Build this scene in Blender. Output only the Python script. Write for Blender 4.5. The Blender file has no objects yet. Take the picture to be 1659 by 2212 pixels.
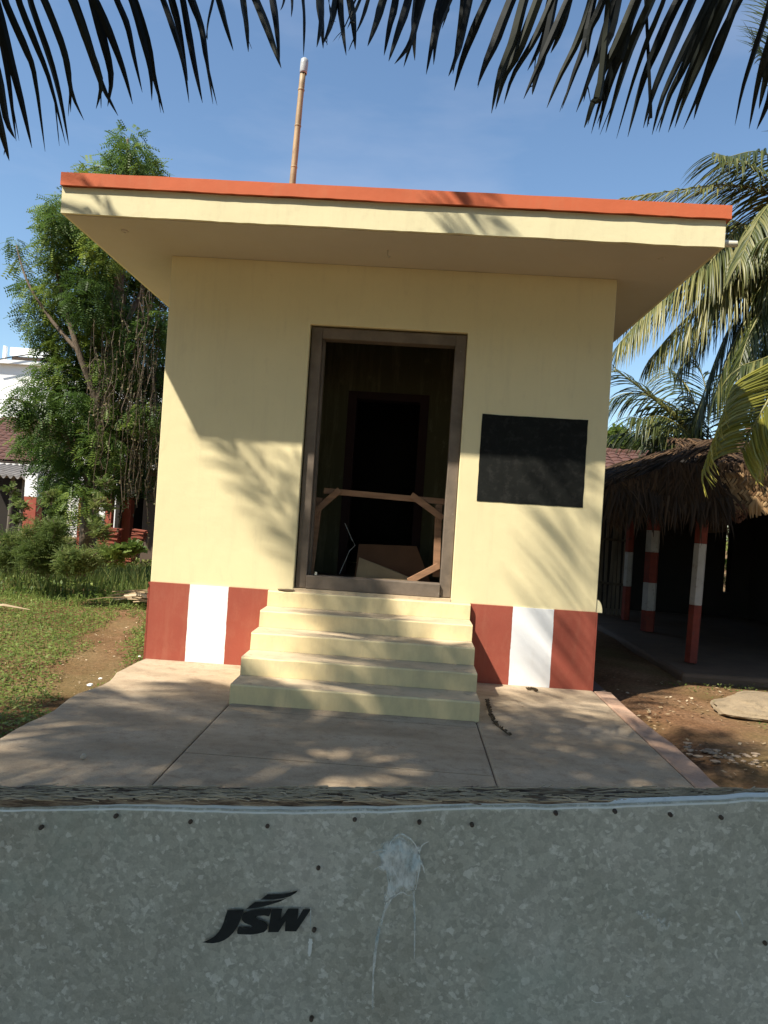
import bpy, bmesh, math, random
import numpy as np
from mathutils import Vector, Matrix, noise
random.seed(7); rng = np.random.default_rng(7)
scene = bpy.context.scene
COL = scene.collection

# ------------------------------------------------------------ camera
CAM = np.array([2.292, -6.622, 1.424]); FOC = 1600.0
PITCH, ROLL, YAW = .005, .065, -.034
def cam_axes():
    cy, sy, cp, sp = math.cos(YAW), math.sin(YAW), math.cos(PITCH), math.sin(PITCH)
    fwd = np.array([sy*cp, cy*cp, sp]); right = np.array([cy, -sy, 0.]); up = np.cross(right, fwd)
    r = math.cos(ROLL)*right+math.sin(ROLL)*up; u = -math.sin(ROLL)*right+math.cos(ROLL)*up
    return r, u, fwd
RR, UU, FF = cam_axes()
cd = bpy.data.cameras.new('camera'); cam = bpy.data.objects.new('camera', cd); COL.objects.link(cam)
m = Matrix.Identity(4)
for i in range(3):
    m[i][0] = RR[i]; m[i][1] = UU[i]; m[i][2] = -FF[i]; m[i][3] = CAM[i]
cam.matrix_world = m
cd.sensor_fit = 'VERTICAL'; cd.sensor_height = 36; cd.lens = FOC/2212*36
cd.clip_start = .05; cd.clip_end = 2000
scene.camera = cam
def P(px, py, d):            # photo point at distance d -> place in the yard
    return CAM+d*(FF+(px-829.5)/FOC*RR+(1106-py)/FOC*UU)
def on(px, py, ax, val):     # photo point on an axis plane
    d = FF+(px-829.5)/FOC*RR+(1106-py)/FOC*UU
    return CAM+d*((val-CAM[ax])/d[ax])

# ------------------------------------------------------------ light
SUN_TO = Vector((-.983, -.846, 1.65)).normalized()
sd = bpy.data.lights.new('sun', 'SUN'); sd.energy = 5.0; sd.angle = math.radians(.9); sd.color = (1, .93, .80)
so = bpy.data.objects.new('sun', sd); COL.objects.link(so); so.rotation_euler = SUN_TO.to_track_quat('Z', 'Y').to_euler()
so.location = (-8, -8, 14)
w = bpy.data.worlds.new('World'); scene.world = w; w.use_nodes = True
nt = w.node_tree; nt.nodes.clear()
sky = nt.nodes.new('ShaderNodeTexSky'); sky.sky_type = 'NISHITA'; sky.sun_disc = False
sky.sun_elevation = math.asin(SUN_TO.z); sky.sun_rotation = math.atan2(SUN_TO.x, SUN_TO.y)
sky.air_density = 1.1; sky.dust_density = .3; sky.ozone_density = 1.0
bg = nt.nodes.new('ShaderNodeBackground'); bg.inputs[1].default_value = .09
out = nt.nodes.new('ShaderNodeOutputWorld')
tc = nt.nodes.new('ShaderNodeTexCoord'); mp = nt.nodes.new('ShaderNodeMapping'); mp.inputs['Scale'].default_value = (1.2, 1.2, 4.5)
nz = nt.nodes.new('ShaderNodeTexNoise'); nz.inputs['Scale'].default_value = 1.6; nz.inputs['Detail'].default_value = 6; nz.inputs['Roughness'].default_value = .55
rp = nt.nodes.new('ShaderNodeValToRGB'); rp.color_ramp.elements[0].position = .52; rp.color_ramp.elements[1].position = .80
rp.color_ramp.elements[1].color = (.16, .16, .16, 1)
mx = nt.nodes.new('ShaderNodeMixRGB'); mx.inputs[2].default_value = (7.2, 7.0, 7.4, 1)
L = nt.links.new
L(tc.outputs['Generated'], mp.inputs[0]); L(mp.outputs[0], nz.inputs[0]); L(nz.outputs[0], rp.inputs[0])
tn = nt.nodes.new('ShaderNodeMixRGB'); tn.blend_type = 'MULTIPLY'; tn.inputs[0].default_value = 1; tn.inputs[2].default_value = (.91, 1.02, 1.08, 1)
L(sky.outputs[0], tn.inputs[1]); L(rp.outputs[0], mx.inputs[0]); L(tn.outputs[0], mx.inputs[1]); L(mx.outputs[0], bg.inputs[0]); L(bg.outputs[0], out.inputs[0])
scene.view_settings.view_transform = 'Standard'; scene.view_settings.look = 'None'
scene.view_settings.exposure = .85; scene.view_settings.gamma = 1; scene.view_settings.use_curve_mapping = False
scene.cycles.max_bounces = 8; scene.cycles.transparent_max_bounces = 16

# ------------------------------------------------------------ materials
def newmat(name):
    mt = bpy.data.materials.new(name); mt.use_nodes = True
    n = mt.node_tree.nodes; b = n['Principled BSDF']
    return mt, mt.node_tree, b
def noise_node(t, scale, detail=5, rough=.6, vec=None, stretch=None, coord='Object'):
    tc = t.nodes.new('ShaderNodeTexCoord'); mp = t.nodes.new('ShaderNodeMapping')
    if stretch: mp.inputs['Scale'].default_value = stretch
    t.links.new(tc.outputs[coord], mp.inputs[0])
    n = t.nodes.new('ShaderNodeTexNoise'); n.inputs['Scale'].default_value = scale
    n.inputs['Detail'].default_value = detail; n.inputs['Roughness'].default_value = rough
    t.links.new(mp.outputs[0], n.inputs['Vector']); return n
def ramp(t, src, stops):
    r = t.nodes.new('ShaderNodeValToRGB'); e = r.color_ramp.elements
    e[0].position = stops[0][0]; e[0].color = (*stops[0][1], 1); e[1].position = stops[-1][0]; e[1].color = (*stops[-1][1], 1)
    for p, c in stops[1:-1]:
        x = e.new(p); x.color = (*c, 1)
    t.links.new(src, r.inputs[0]); return r
def mix(t, fac, a, b, mode='MIX'):
    n = t.nodes.new('ShaderNodeMixRGB'); n.blend_type = mode
    for i, v in ((0, fac), (1, a), (2, b)):
        if hasattr(v, 'is_linked') or hasattr(v, 'links'): t.links.new(v, n.inputs[i])
        elif i == 0: n.inputs[0].default_value = v
        else: n.inputs[i].default_value = (*v, 1)
    return n.outputs[0]
def bump(t, b, src, strength, dist=.01):
    n = t.nodes.new('ShaderNodeBump'); n.inputs['Strength'].default_value = strength; n.inputs['Distance'].default_value = dist
    t.links.new(src, n.inputs['Height']); t.links.new(n.outputs[0], b.inputs['Normal']); return n
def plain(name, c, var=.15, scale=3, rough=.8, bscale=60, bs=.3, bd=.004, stretch=None, metal=0, dirt=None, dirt_lo=.55):
    mt, t, b = newmat(name)
    n = noise_node(t, scale, 6, .6, stretch=stretch)
    lo = tuple(x*(1-var) for x in c); hi = tuple(min(1, x*(1+var)) for x in c)
    r = ramp(t, n.outputs[0], [(.3, lo), (.7, hi)]); colr = r.outputs[0]
    if dirt:
        n2 = noise_node(t, scale*2.7, 8, .7, stretch=stretch); r2 = ramp(t, n2.outputs[0], [(dirt_lo, (0, 0, 0)), (dirt_lo+.17, (1, 1, 1))])
        colr = mix(t, r2.outputs[0], colr, dirt)
    t.links.new(colr, b.inputs['Base Color']); b.inputs['Roughness'].default_value = rough; b.inputs['Metallic'].default_value = metal
    n3 = noise_node(t, bscale, 5, .65, stretch=stretch); bump(t, b, n3.outputs[0], bs, bd)
    return mt
def leafmat(name, lo, mid, hi, transl=.35, rough=.5, spec=.4):
    mt, t, b = newmat(name)
    a = t.nodes.new('ShaderNodeAttribute'); a.attribute_name = 'tint'
    r = ramp(t, a.outputs['Fac'], [(0, lo), (.5, mid), (1, hi)])
    t.links.new(r.outputs[0], b.inputs['Base Color']); b.inputs['Roughness'].default_value = rough
    b.inputs['Specular IOR Level'].default_value = spec
    tr = t.nodes.new('ShaderNodeBsdfTranslucent'); t.links.new(r.outputs[0], tr.inputs[0])
    ms = t.nodes.new('ShaderNodeMixShader'); ms.inputs[0].default_value = transl
    o = t.nodes['Material Output']; t.links.new(b.outputs[0], ms.inputs[1]); t.links.new(tr.outputs[0], ms.inputs[2]); t.links.new(ms.outputs[0], o.inputs[0])
    return mt

# painted plaster with faint brushing and long-wave unevenness
def plaster(name, c, var=.04, dust=(.55, .45, .28), dl=.62, bs=.25):
    mt, t, b = newmat(name)
    n = noise_node(t, 1.3, 5, .6); r = ramp(t, n.outputs[0], [(.3, tuple(x*(1-var) for x in c)), (.7, tuple(min(1, x*(1+var)) for x in c))])
    n2 = noise_node(t, 9, 9, .75, stretch=(1, 1, .5)); r2 = ramp(t, n2.outputs[0], [(dl-.06, (0, 0, 0)), (.82, (.45, .45, .45))])
    c_ = mix(t, r2.outputs[0], r.outputs[0], dust)
    n6 = noise_node(t, 4, 7, .7, stretch=(2.2, 2.2, .22)); r6 = ramp(t, n6.outputs[0], [(.52, (0, 0, 0)), (.75, (.28, .28, .28))]); c_ = mix(t, r6.outputs[0], c_, dust)
    n8 = noise_node(t, 60, 4, .8); r8 = ramp(t, n8.outputs[0], [(.70, (0, 0, 0)), (.74, (.55, .55, .55))]); c_ = mix(t, r8.outputs[0], c_, tuple(x*.6 for x in dust))
    t.links.new(c_, b.inputs['Base Color']); b.inputs['Roughness'].default_value = .75
    b.inputs['Specular IOR Level'].default_value = .25
    n3 = noise_node(t, 7, 8, .62); bump(t, b, n3.outputs[0], bs, .012)
    return mt
M = {}
M['cream'] = plaster('cream_paint', (.76, .655, .39))
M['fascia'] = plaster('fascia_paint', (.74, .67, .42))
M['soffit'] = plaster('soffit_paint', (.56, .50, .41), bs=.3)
M['orange'] = plaster('orange_paint', (.54, .13, .055), var=.1, dust=(.5, .2, .1))
M['red'] = plaster('brick_red_paint', (.31, .075, .048), var=.1, dust=(.4, .16, .1), dl=.55)
M['white'] = plaster('white_paint', (.80, .80, .80), dust=(.6, .55, .5))
M['step'] = plaster('step_paint', (.76, .62, .35), var=.06, dust=(.42, .33, .22), dl=.5)
M['tread'] = plain('dusty_tread', (.52, .41, .27), .15, 4, .85, 40, .4, dirt=(.34, .25, .16))
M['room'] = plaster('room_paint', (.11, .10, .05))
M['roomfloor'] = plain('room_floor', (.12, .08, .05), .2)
M['black'] = plain('blackboard_paint', (.009, .010, .009), .2, 5, .8, 30, .15, dirt=(.022, .022, .020), dirt_lo=.5)
M['black'].node_tree.nodes['Principled BSDF'].inputs['Specular IOR Level'].default_value = .15
M['frame'] = plain('door_frame_stone', (.15, .115, .085), .3, 5, .75, 35, .5, .004, dirt=(.30, .27, .23), dirt_lo=.64)
M['wood'] = plain('bare_plank', (.30, .16, .085), .25, 3, .75, 30, .5, stretch=(1, 1, 8))
M['ply'] = plain('pale_board', (.34, .24, .13), .2, 3, .8, 30, .3)
M['bamboo'] = plain('bamboo', (.36, .25, .125), .35, 4, .55, 60, .3, stretch=(1, 1, .6), dirt=(.17, .075, .03), dirt_lo=.6)
M['pvc'] = plain('cream_plastic', (.72, .68, .55), .05, 5, .4, 30, .1)
M['clearplastic'] = plain('scuffed_plastic', (.40, .41, .40), .15, 20, .35, 60, .4)
M['rust'] = plain('rusty_iron', (.085, .06, .045), .4, 200, .7, 300, .4, .001)
M['stone'] = plain('stone', (.42, .36, .29), .2, 4, .9, 20, .6, .02)
M['dry'] = leafmat('dry_palm', (.16, .10, .05), (.36, .26, .15), (.58, .48, .34), .15, .7)
M['thatch'] = leafmat('old_thatch', (.022, .014, .009), (.058, .034, .019), (.15, .09, .048), .1, .8, .2)
M['weave'] = leafmat('woven_palm', (.14, .075, .035), (.25, .15, .07), (.38, .25, .13), .1, .7, .2)
M['tile'] = plain('clay_tile', (.105, .042, .028), .4, 2.5, .85, 30, .5, dirt=(.06, .035, .03), dirt_lo=.5)
M['corr'] = plain('weathered_sheet', (.23, .21, .19), .25, 2, .85, 15, .4, dirt=(.11, .08, .06))
M['bark'] = plain('bark', (.13, .095, .065), .3, 6, .9, 18, .9, .03, stretch=(1, 1, .35))
M['dark'] = plain('dark_wall', (.09, .062, .045), .2, 2, .9)
M['darker'] = plain('shade_black', (.017, .013, .010), .2, 2, .9)  # deep shade of rooms and sheds put into the colour; also plain black parts
M['cloth'] = plain('cloth', (.30, .09, .02), .2, 5, .9)
M['whitewash'] = plain('whitewash', (.80, .80, .78), .04, .7, .85, 20, .2, dirt=(.66, .62, .56), dirt_lo=.62)
M['slat'] = plain('grey_bamboo', (.15, .125, .095), .35, 6, .85, 40, .4, stretch=(1, 1, .3))
M['leaf_silhouette'] = leafmat('palm_silhouette', (.008, .011, .013), (.012, .016, .016), (.022, .026, .018), .04, .6, .15)  # near-black: the backlit, shaded look is put into the leaf colour
M['palm'] = leafmat('palm_green', (.022, .035, .010), (.080, .098, .022), (.27, .25, .085), .30, .42, .45)
M['palm_y'] = leafmat('palm_yellow', (.11, .12, .02), (.26, .25, .035), (.50, .42, .09), .35, .4, .5)
M['rachis'] = plain('frond_stalk', (.17, .16, .045), .25, 4, .5)
M['rachis_silhouette'] = plain('frond_stalk_silhouette', (.03, .03, .02), .25, 4, .5)  # stalk copy darkened to match the silhouetted leaflets
M['tree'] = leafmat('feathery_leaf', (.034, .068, .016), (.085, .148, .030), (.27, .33, .055), .42, .5, .3)
M['treetop'] = leafmat('pale_leaf', (.10, .17, .07), (.18, .28, .11), (.36, .44, .22), .42, .5, .3)
M['vine'] = leafmat('hanging_vine', (.030, .038, .018), (.075, .08, .034), (.19, .15, .075), .2, .7, .2)
M['grass'] = leafmat('weed_leaf', (.060, .105, .020), (.14, .20, .042), (.28, .33, .085), .42, .55, .3)
M['weed'] = leafmat('tall_weed', (.050, .088, .020), (.12, .17, .042), (.26, .27, .085), .45, .6, .3)

# soil: red-brown with grassy tint to the far left
def soil():
    mt, t, b = newmat('soil')
    n = noise_node(t, 1.1, 10, .68); r = ramp(t, n.outputs[0], [(.3, (.135, .068, .032)), (.5, (.24, .13, .068)), (.72, (.36, .22, .13))])
    n2 = noise_node(t, 30, 6, .7); r2 = ramp(t, n2.outputs[0], [(.4, (.55, .55, .55)), (.62, (1, 1, 1))])
    c = mix(t, 1, r.outputs[0], r2.outputs[0], 'MULTIPLY')
    n4 = noise_node(t, .5, 6, .6); r4 = ramp(t, n4.outputs[0], [(.42, (0, 0, 0)), (.58, (.5, .5, .5))])
    c = mix(t, r4.outputs[0], c, (.15, .13, .05))
    t.links.new(c, b.inputs['Base Color']); b.inputs['Roughness'].default_value = .95; b.inputs['Specular IOR Level'].default_value = .1
    n3 = noise_node(t, 22, 8, .75); bump(t, b, n3.outputs[0], .9, .03)
    return mt
M['soil'] = soil()
def concrete(name, a, bb, cc):
    mt, t, b = newmat(name)
    n = noise_node(t, 1.7, 8, .65, stretch=(.6, 1.6, 1)); r = ramp(t, n.outputs[0], [(.32, a), (.5, bb), (.7, cc)])
    n2 = noise_node(t, 10, 8, .75); r2 = ramp(t, n2.outputs[0], [(.50, (0, 0, 0)), (.70, (.75, .75, .75))])
    c = mix(t, r2.outputs[0], r.outputs[0], (.25, .175, .115))
    n7 = noise_node(t, 3.2, 9, .8, stretch=(1, 2.5, 1)); r7 = ramp(t, n7.outputs[0], [(.56, (0, 0, 0)), (.64, (.5, .5, .5))]); c = mix(t, r7.outputs[0], c, (.20, .14, .10))
    n5 = noise_node(t, 90, 3, .7); r5 = ramp(t, n5.outputs[0], [(.3, (.82, .82, .82)), (.55, (1, 1, 1))])
    c = mix(t, 1, c, r5.outputs[0], 'MULTIPLY')
    t.links.new(c, b.inputs['Base Color']); b.inputs['Roughness'].default_value = .85; b.inputs['Specular IOR Level'].default_value = .2
    n3 = noise_node(t, 25, 8, .7); bump(t, b, n3.outputs[0], .35, .006)
    return mt
M['slab'] = concrete('apron_concrete', (.31, .235, .155), (.42, .325, .22), (.50, .40, .285))
M['strip'] = concrete('pink_concrete', (.40, .245, .17), (.46, .30, .21), (.54, .37, .27))

# galvanised sheet: crystalline spangle
def galv():
    mt, t, b = newmat('galvanised_sheet')
    tc = t.nodes.new('ShaderNodeTexCoord'); mp = t.nodes.new('ShaderNodeMapping'); t.links.new(tc.outputs['Object'], mp.inputs[0])
    wn = noise_node(t, 60, 4, .6)
    ad = t.nodes.new('ShaderNodeMixRGB'); ad.blend_type = 'ADD'; ad.inputs[0].default_value = .014
    t.links.new(mp.outputs[0], ad.inputs[1]); t.links.new(wn.outputs['Color'], ad.inputs[2])
    def vor(scale, stops):
        v = t.nodes.new('ShaderNodeTexVoronoi'); v.inputs['Scale'].default_value = scale; v.inputs['Randomness'].default_value = 1
        t.links.new(ad.outputs[0], v.inputs['Vector'])
        s = t.nodes.new('ShaderNodeSeparateColor'); t.links.new(v.outputs['Color'], s.inputs[0])
        return ramp(t, s.outputs[0], stops), v
    v1, a1 = vor(150, [(0, (.47, .435, .37)), (.5, (.545, .505, .43)), (1, (.65, .605, .52))])
    v2, a2 = vor(120, [(.90, (0, 0, 0)), (.98, (.6, .6, .6))])
    # flakes only near cell centres
    ng = noise_node(t, 60, 4, .7); dm = ramp(t, ng.outputs[0], [(.46, (0, 0, 0)), (.54, (1, 1, 1))])
    fl = mix(t, 1, v2.outputs[0], dm.outputs[0], 'MULTIPLY')
    big = noise_node(t, 4.5, 6, .6); rb = ramp(t, big.outputs[0], [(.3, (.80, .80, .76)), (.5, (.93, .97, .96)), (.7, (1.12, 1.14, 1.16))])
    c = mix(t, 1, v1.outputs[0], rb.outputs[0], 'MULTIPLY')
    gn = noise_node(t, 420, 3, .7); gr_ = ramp(t, gn.outputs[0], [(.3, (.88, .88, .88)), (.7, (1.1, 1.1, 1.1))]); c = mix(t, 1, c, gr_.outputs[0], 'MULTIPLY')
    c = mix(t, fl, c, (.90, .87, .79))
    v9, a9 = vor(230, [(.90, (0, 0, 0)), (.99, (.5, .5, .5))]); c = mix(t, v9.outputs[0], c, (.90, .87, .79))
    sm_ = noise_node(t, 14, 8, .75, stretch=(1, 1, .35)); rs_ = ramp(t, sm_.outputs[0], [(.52, (0, 0, 0)), (.72, (.35, .35, .35))]); c = mix(t, rs_.outputs[0], c, (.36, .33, .28))
    st = noise_node(t, 7, 6, .65); rs = ramp(t, st.outputs[0], [(.60, (0, 0, 0)), (.74, (.35, .35, .35))])
    c = mix(t, rs.outputs[0], c, (.50, .44, .33))
    gr = noise_node(t, 5.0, 4, .6); rg = ramp(t, gr.outputs[0], [(.58, (0, 0, 0)), (.72, (.3, .3, .3))]); 
    c = mix(t, rg.outputs[0], c, (.42, .50, .43))
    t.links.new(c, b.inputs['Base Color']); b.inputs['Metallic'].default_value = .08; b.inputs['Roughness'].default_value = .55
    s2 = t.nodes.new('ShaderNodeSeparateColor'); t.links.new(a1.outputs['Color'], s2.inputs[0])
    rr = t.nodes.new('ShaderNodeMapRange'); rr.inputs['To Min'].default_value = .42; rr.inputs['To Max'].default_value = .68
    t.links.new(s2.outputs[1], rr.inputs[0]); t.links.new(rr.outputs[0], b.inputs['Roughness'])
    b3 = noise_node(t, 18, 6, .6); bump(t, b, b3.outputs[0], .25, .004)
    return mt
M['galv'] = galv()
M['print'] = plain('black_print', (.014, .016, .016), .2, 60, .8, 200, .1, .001, dirt=(.06, .065, .06), dirt_lo=.6)
def beamwood():
    mt, t, b = newmat('weathered_beam')
    n = noise_node(t, 110, 8, .75, stretch=(.12, 1.6, 1.6)); r = ramp(t, n.outputs[0], [(.36, (.05, .033, .022)), (.46, (.27, .18, .12)), (.55, (.60, .45, .30)), (.66, (.82, .68, .50))])
    n2 = noise_node(t, 3, 4, .6); r2 = ramp(t, n2.outputs[0], [(.35, (.45, .42, .42)), (.6, (1, 1, 1))])
    t.links.new(mix(t, 1, r.outputs[0], r2.outputs[0], 'MULTIPLY'), b.inputs['Base Color']); b.inputs['Roughness'].default_value = .9
    bump(t, b, n.outputs[0], 1, .006); return mt
M['beam'] = beamwood()
def splash():
    mt, t, b = newmat('dried_paint')
    b.inputs['Base Color'].default_value = (.50, .60, .64, 1); b.inputs['Roughness'].default_value = .7
    n = noise_node(t, 95, 8, .7, stretch=(1, 1, .45)); 
    a = t.nodes.new('ShaderNodeAttribute'); a.attribute_name = 'tint'
    n2 = noise_node(t, 30, 5, .6); rc = ramp(t, n2.outputs[0], [(.50, (.88, .88, .84)), (.72, (.50, .68, .76))]); t.links.new(rc.outputs[0], b.inputs['Base Color'])
    mm = t.nodes.new('ShaderNodeMath'); mm.operation = 'ADD'; t.links.new(n.outputs[0], mm.inputs[0]); t.links.new(a.outputs['Fac'], mm.inputs[1])
    r = ramp(t, mm.outputs[0], [(.55, (0, 0, 0)), (.92, (.95, .95, .95))]); t.links.new(r.outputs[0], b.inputs['Alpha'])
    return mt
M['splash'] = splash()

# ------------------------------------------------------------ object helpers
def tag(o, label=None, cat=None, group=None, kind=None):
    if label: o['label'] = label
    if cat: o['category'] = cat
    if group: o['group'] = group
    if kind: o['kind'] = kind
    return o
def empty(name, loc=(0, 0, 0), label=None, cat=None, group=None):
    o = bpy.data.objects.new(name, None); COL.objects.link(o); o.location = loc; o.empty_display_size = .1
    return tag(o, label, cat, group)
def link(name, me, mat, parent=None):
    if mat is not None and not me.materials: me.materials.append(mat)
    o = bpy.data.objects.new(name, me); COL.objects.link(o)
    if parent is not None:
        o.parent = parent
        p = parent; off = Vector((0, 0, 0))
        while p is not None: off += Vector(p.location); p = p.parent
        o.location = -off            # meshes are written in yard coordinates
    return o
def mesh(name, v, f, mat, parent=None, smooth=False, tint=None):
    me = bpy.data.meshes.new(name)
    v = np.asarray(v, dtype=np.float32)
    if isinstance(f, np.ndarray):
        n, k = f.shape
        me.vertices.add(len(v)); me.vertices.foreach_set('co', v.ravel())
        me.loops.add(n*k); me.loops.foreach_set('vertex_index', f.ravel().astype(np.int32))
        me.polygons.add(n); me.polygons.foreach_set('loop_start', np.arange(0, n*k, k, dtype=np.int32))
        me.update(calc_edges=True); me.validate()
    else:
        me.from_pydata([tuple(map(float, x)) for x in v], [], f); me.update()
    if tint is not None:
        a = me.attributes.new('tint', 'FLOAT', 'POINT'); a.data.foreach_set('value', np.asarray(tint, dtype=np.float32))
    if smooth: me.polygons.foreach_set('use_smooth', np.ones(len(me.polygons), dtype=bool))
    return link(name, me, mat, parent)
class MB:
    def __init__(s): s.v = []; s.f = []
    def add(s, v, f):
        o = len(s.v); s.v += [tuple(x) for x in v]; s.f += [tuple(i+o for i in q) for q in f]; return s
    def box(s, x0, x1, y0, y1, z0, z1):
        return s.add([(x0, y0, z0), (x1, y0, z0), (x1, y1, z0), (x0, y1, z0), (x0, y0, z1), (x1, y0, z1), (x1, y1, z1), (x0, y1, z1)],
                     [(3, 2, 1, 0), (4, 5, 6, 7), (0, 1, 5, 4), (1, 2, 6, 5), (2, 3, 7, 6), (3, 0, 4, 7)])
    def bar(s, a, b, w, h, upv=(0, 0, 1)):
        a = Vector(a); b = Vector(b); d = (b-a).normalized(); u = Vector(upv); sd = d.cross(u)
        if sd.length < 1e-4: sd = d.cross(Vector((1, 0, 0)))
        sd.normalize(); u = sd.cross(d)
        vs = []
        for p in (a, b):
            for i, j in ((-1, -1), (1, -1), (1, 1), (-1, 1)): vs.append(p+sd*(i*w/2)+u*(j*h/2))
        return s.add(vs, [(0, 1, 2, 3), (7, 6, 5, 4), (1, 0, 4, 5), (2, 1, 5, 6), (3, 2, 6, 7), (0, 3, 7, 4)])
    def tube(s, pts, rad, n=8, cap=True):
        pts = [Vector(p) for p in pts]; rings = []
        o = len(s.v)
        for i, p in enumerate(pts):
            d = (pts[min(i+1, len(pts)-1)]-pts[max(i-1, 0)]).normalized()
            a = d.cross(Vector((0, 0, 1)));
            if a.length < .05: a = d.cross(Vector((0, 1, 0)))
            a.normalize(); b = d.cross(a); r = rad[i] if hasattr(rad, '__len__') else rad
            for k in range(n):
                t = 2*math.pi*k/n; s.v.append(tuple(p+a*(r*math.cos(t))+b*(r*math.sin(t))))
        for i in range(len(pts)-1):
            for k in range(n):
                k2 = (k+1) % n; s.f.append((o+i*n+k, o+i*n+k2, o+(i+1)*n+k2, o+(i+1)*n+k))
        if cap:
            s.f.append(tuple(o+k for k in range(n))[::-1]); s.f.append(tuple(o+(len(pts)-1)*n+k for k in range(n)))
        return s
    def build(s, name, mat, parent=None, bevel=0, smooth=False, seg=2):
        o = mesh(name, s.v, s.f, mat, parent, smooth)
        if bevel:
            b = o.modifiers.new('bevel', 'BEVEL'); b.width = bevel; b.segments = seg; b.limit_method = 'ANGLE'
        return o
def slabgrid(xs, zs, holes, y0, y1):
    """upright wall from cells, one watertight mesh without inner faces"""
    mb = MB(); nx, nz_ = len(xs), len(zs); full = lambda i, j: 0 <= i < nx-1 and 0 <= j < nz_-1 and (i, j) not in holes
    idx = {}
    def V(i, j, k):
        if (i, j, k) not in idx: idx[(i, j, k)] = len(mb.v); mb.v.append((xs[i], (y0, y1)[k], zs[j]))
        return idx[(i, j, k)]
    for i in range(nx-1):
        for j in range(nz_-1):
            if not full(i, j): continue
            mb.f.append((V(i, j, 0), V(i+1, j, 0), V(i+1, j+1, 0), V(i, j+1, 0)))
            mb.f.append((V(i, j, 1), V(i, j+1, 1), V(i+1, j+1, 1), V(i+1, j, 1)))
            if not full(i-1, j): mb.f.append((V(i, j, 0), V(i, j+1, 0), V(i, j+1, 1), V(i, j, 1)))
            if not full(i+1, j): mb.f.append((V(i+1, j, 0), V(i+1, j, 1), V(i+1, j+1, 1), V(i+1, j+1, 0)))
            if not full(i, j-1): mb.f.append((V(i, j, 0), V(i, j, 1), V(i+1, j, 1), V(i+1, j, 0)))
            if not full(i, j+1): mb.f.append((V(i, j+1, 0), V(i+1, j+1, 0), V(i+1, j+1, 1), V(i, j+1, 1)))
    return mb

# ------------------------------------------------------------ ground
def gnoise(x, y): return noise.noise(Vector((x*.6, y*.6, 3.1)))*.05+noise.noise(Vector((x*2.3, y*2.3, 7)))*.018
nx_, ny_ = 150, 150
gx = np.concatenate([np.linspace(-150, -12, 12)[:-1], np.linspace(-12, 14, 130), np.linspace(14, 160, 12)[1:]])
gy = np.concatenate([np.linspace(-40, -8, 6)[:-1], np.linspace(-8, 18, 130), np.linspace(18, 400, 14)[1:]])
gv = []
for y in gy:
    for x in gx:
        z = -.09+gnoise(x, y)*(1 if -12 < x < 14 and -8 < y < 18 else 0)
        if -.1 < x < 4.35 and -7 < y < 6: z = -.14
        gv.append((x, y, z))
nX = len(gx); gf = np.array([(j*nX+i, j*nX+i+1, (j+1)*nX+i+1, (j+1)*nX+i) for j in range(len(gy)-1) for i in range(nX-1)])
tag(mesh('ground', gv, gf, M['soil'], smooth=True), kind='structure')
def gz(x, y): return -.09+gnoise(x, y)

# concrete apron, poured in panels
base = MB().box(.03, 4.15, -5.60, 5.5, -.2, -.012).build('concrete_apron', M['dark']); tag(base, kind='structure')
def edge_l(y): return .0+.02*math.sin(y*2.1)+.03*noise.noise(Vector((0, y*2.5, 0)))+(.06 if -1.3 < y < -.6 else 0)*math.sin((y+1.3)/.7*math.pi)
def edge_r(y): return 4.175+.015*math.sin(y*3.0)+.03*noise.noise(Vector((5, y*2.2, 0)))
def panel(x0, x1, y0, y1, mat, name='slab_panel', fl=None, fr=None):
    g = .004; n = 24; mb = MB()
    ys = np.linspace(y0+g, y1-g, n); v = []
    for y in ys:
        a = fl(y) if fl else x0+g; b = fr(y) if fr else x1-g
        h = .0015*noise.noise(Vector((x0*9, y*2, 0)))
        v += [(a, y, -.19), (a, y, -.006), (a+.012, y, h), (b-.012, y, h), (b, y, -.006), (b, y, -.19)]
    f = []
    for i in range(n-1):
        for k in range(5): f.append((i*6+k, (i+1)*6+k, (i+1)*6+k+1, i*6+k+1))
    f.append(tuple(range(6))[::-1]); f.append(tuple((n-1)*6+k for k in range(6)))
    f = [q[::-1] for q in f]
    return mb.add(v, f).build(name, mat, base)
ybr = [(-5.58, -3.9), (-3.9, -2.42), (-2.42, -1.46), (-1.46, -.01)]
panel(0, 1.088, -5.58, -3.4, M['slab'], fl=edge_l); panel(0, 1.088, -3.4, -.01, M['slab'], fl=edge_l)
for a, b in ybr: panel(1.088, 2.866, a, b, M['slab'])
panel(2.866, 4.015, -5.58, -2.6, M['slab']); panel(2.866, 4.015, -2.6, -.01, M['slab'])
panel(4.015, 4.2, -5.58, -.01, M['strip'], 'border_strip', fr=edge_r)

# ------------------------------------------------------------ the building
B = empty('small_building', (2, 2, 0), 'small cream plastered building with overhanging flat roof, orange edge and red and white plinth', 'building')
W, H, DL, DR, D0, D1 = 4.0, 3.65, 1.297, 2.713, .722, 3.102
slabgrid([0, DL, DR, W], [.69, D1, H], {(1, 0)}, 0, .22).build('wall', M['cream'], B, .006)
MB().box(0, .2, .222, 4.2, .69, H).build('wall', M['cream'], B, .006)
MB().box(W-.2, W, .222, 4.2, .69, H).build('wall', M['cream'], B, .006)
MB().box(0, W, 4.202, 4.4, .69, H).build('wall', M['cream'], B, .006)
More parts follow.
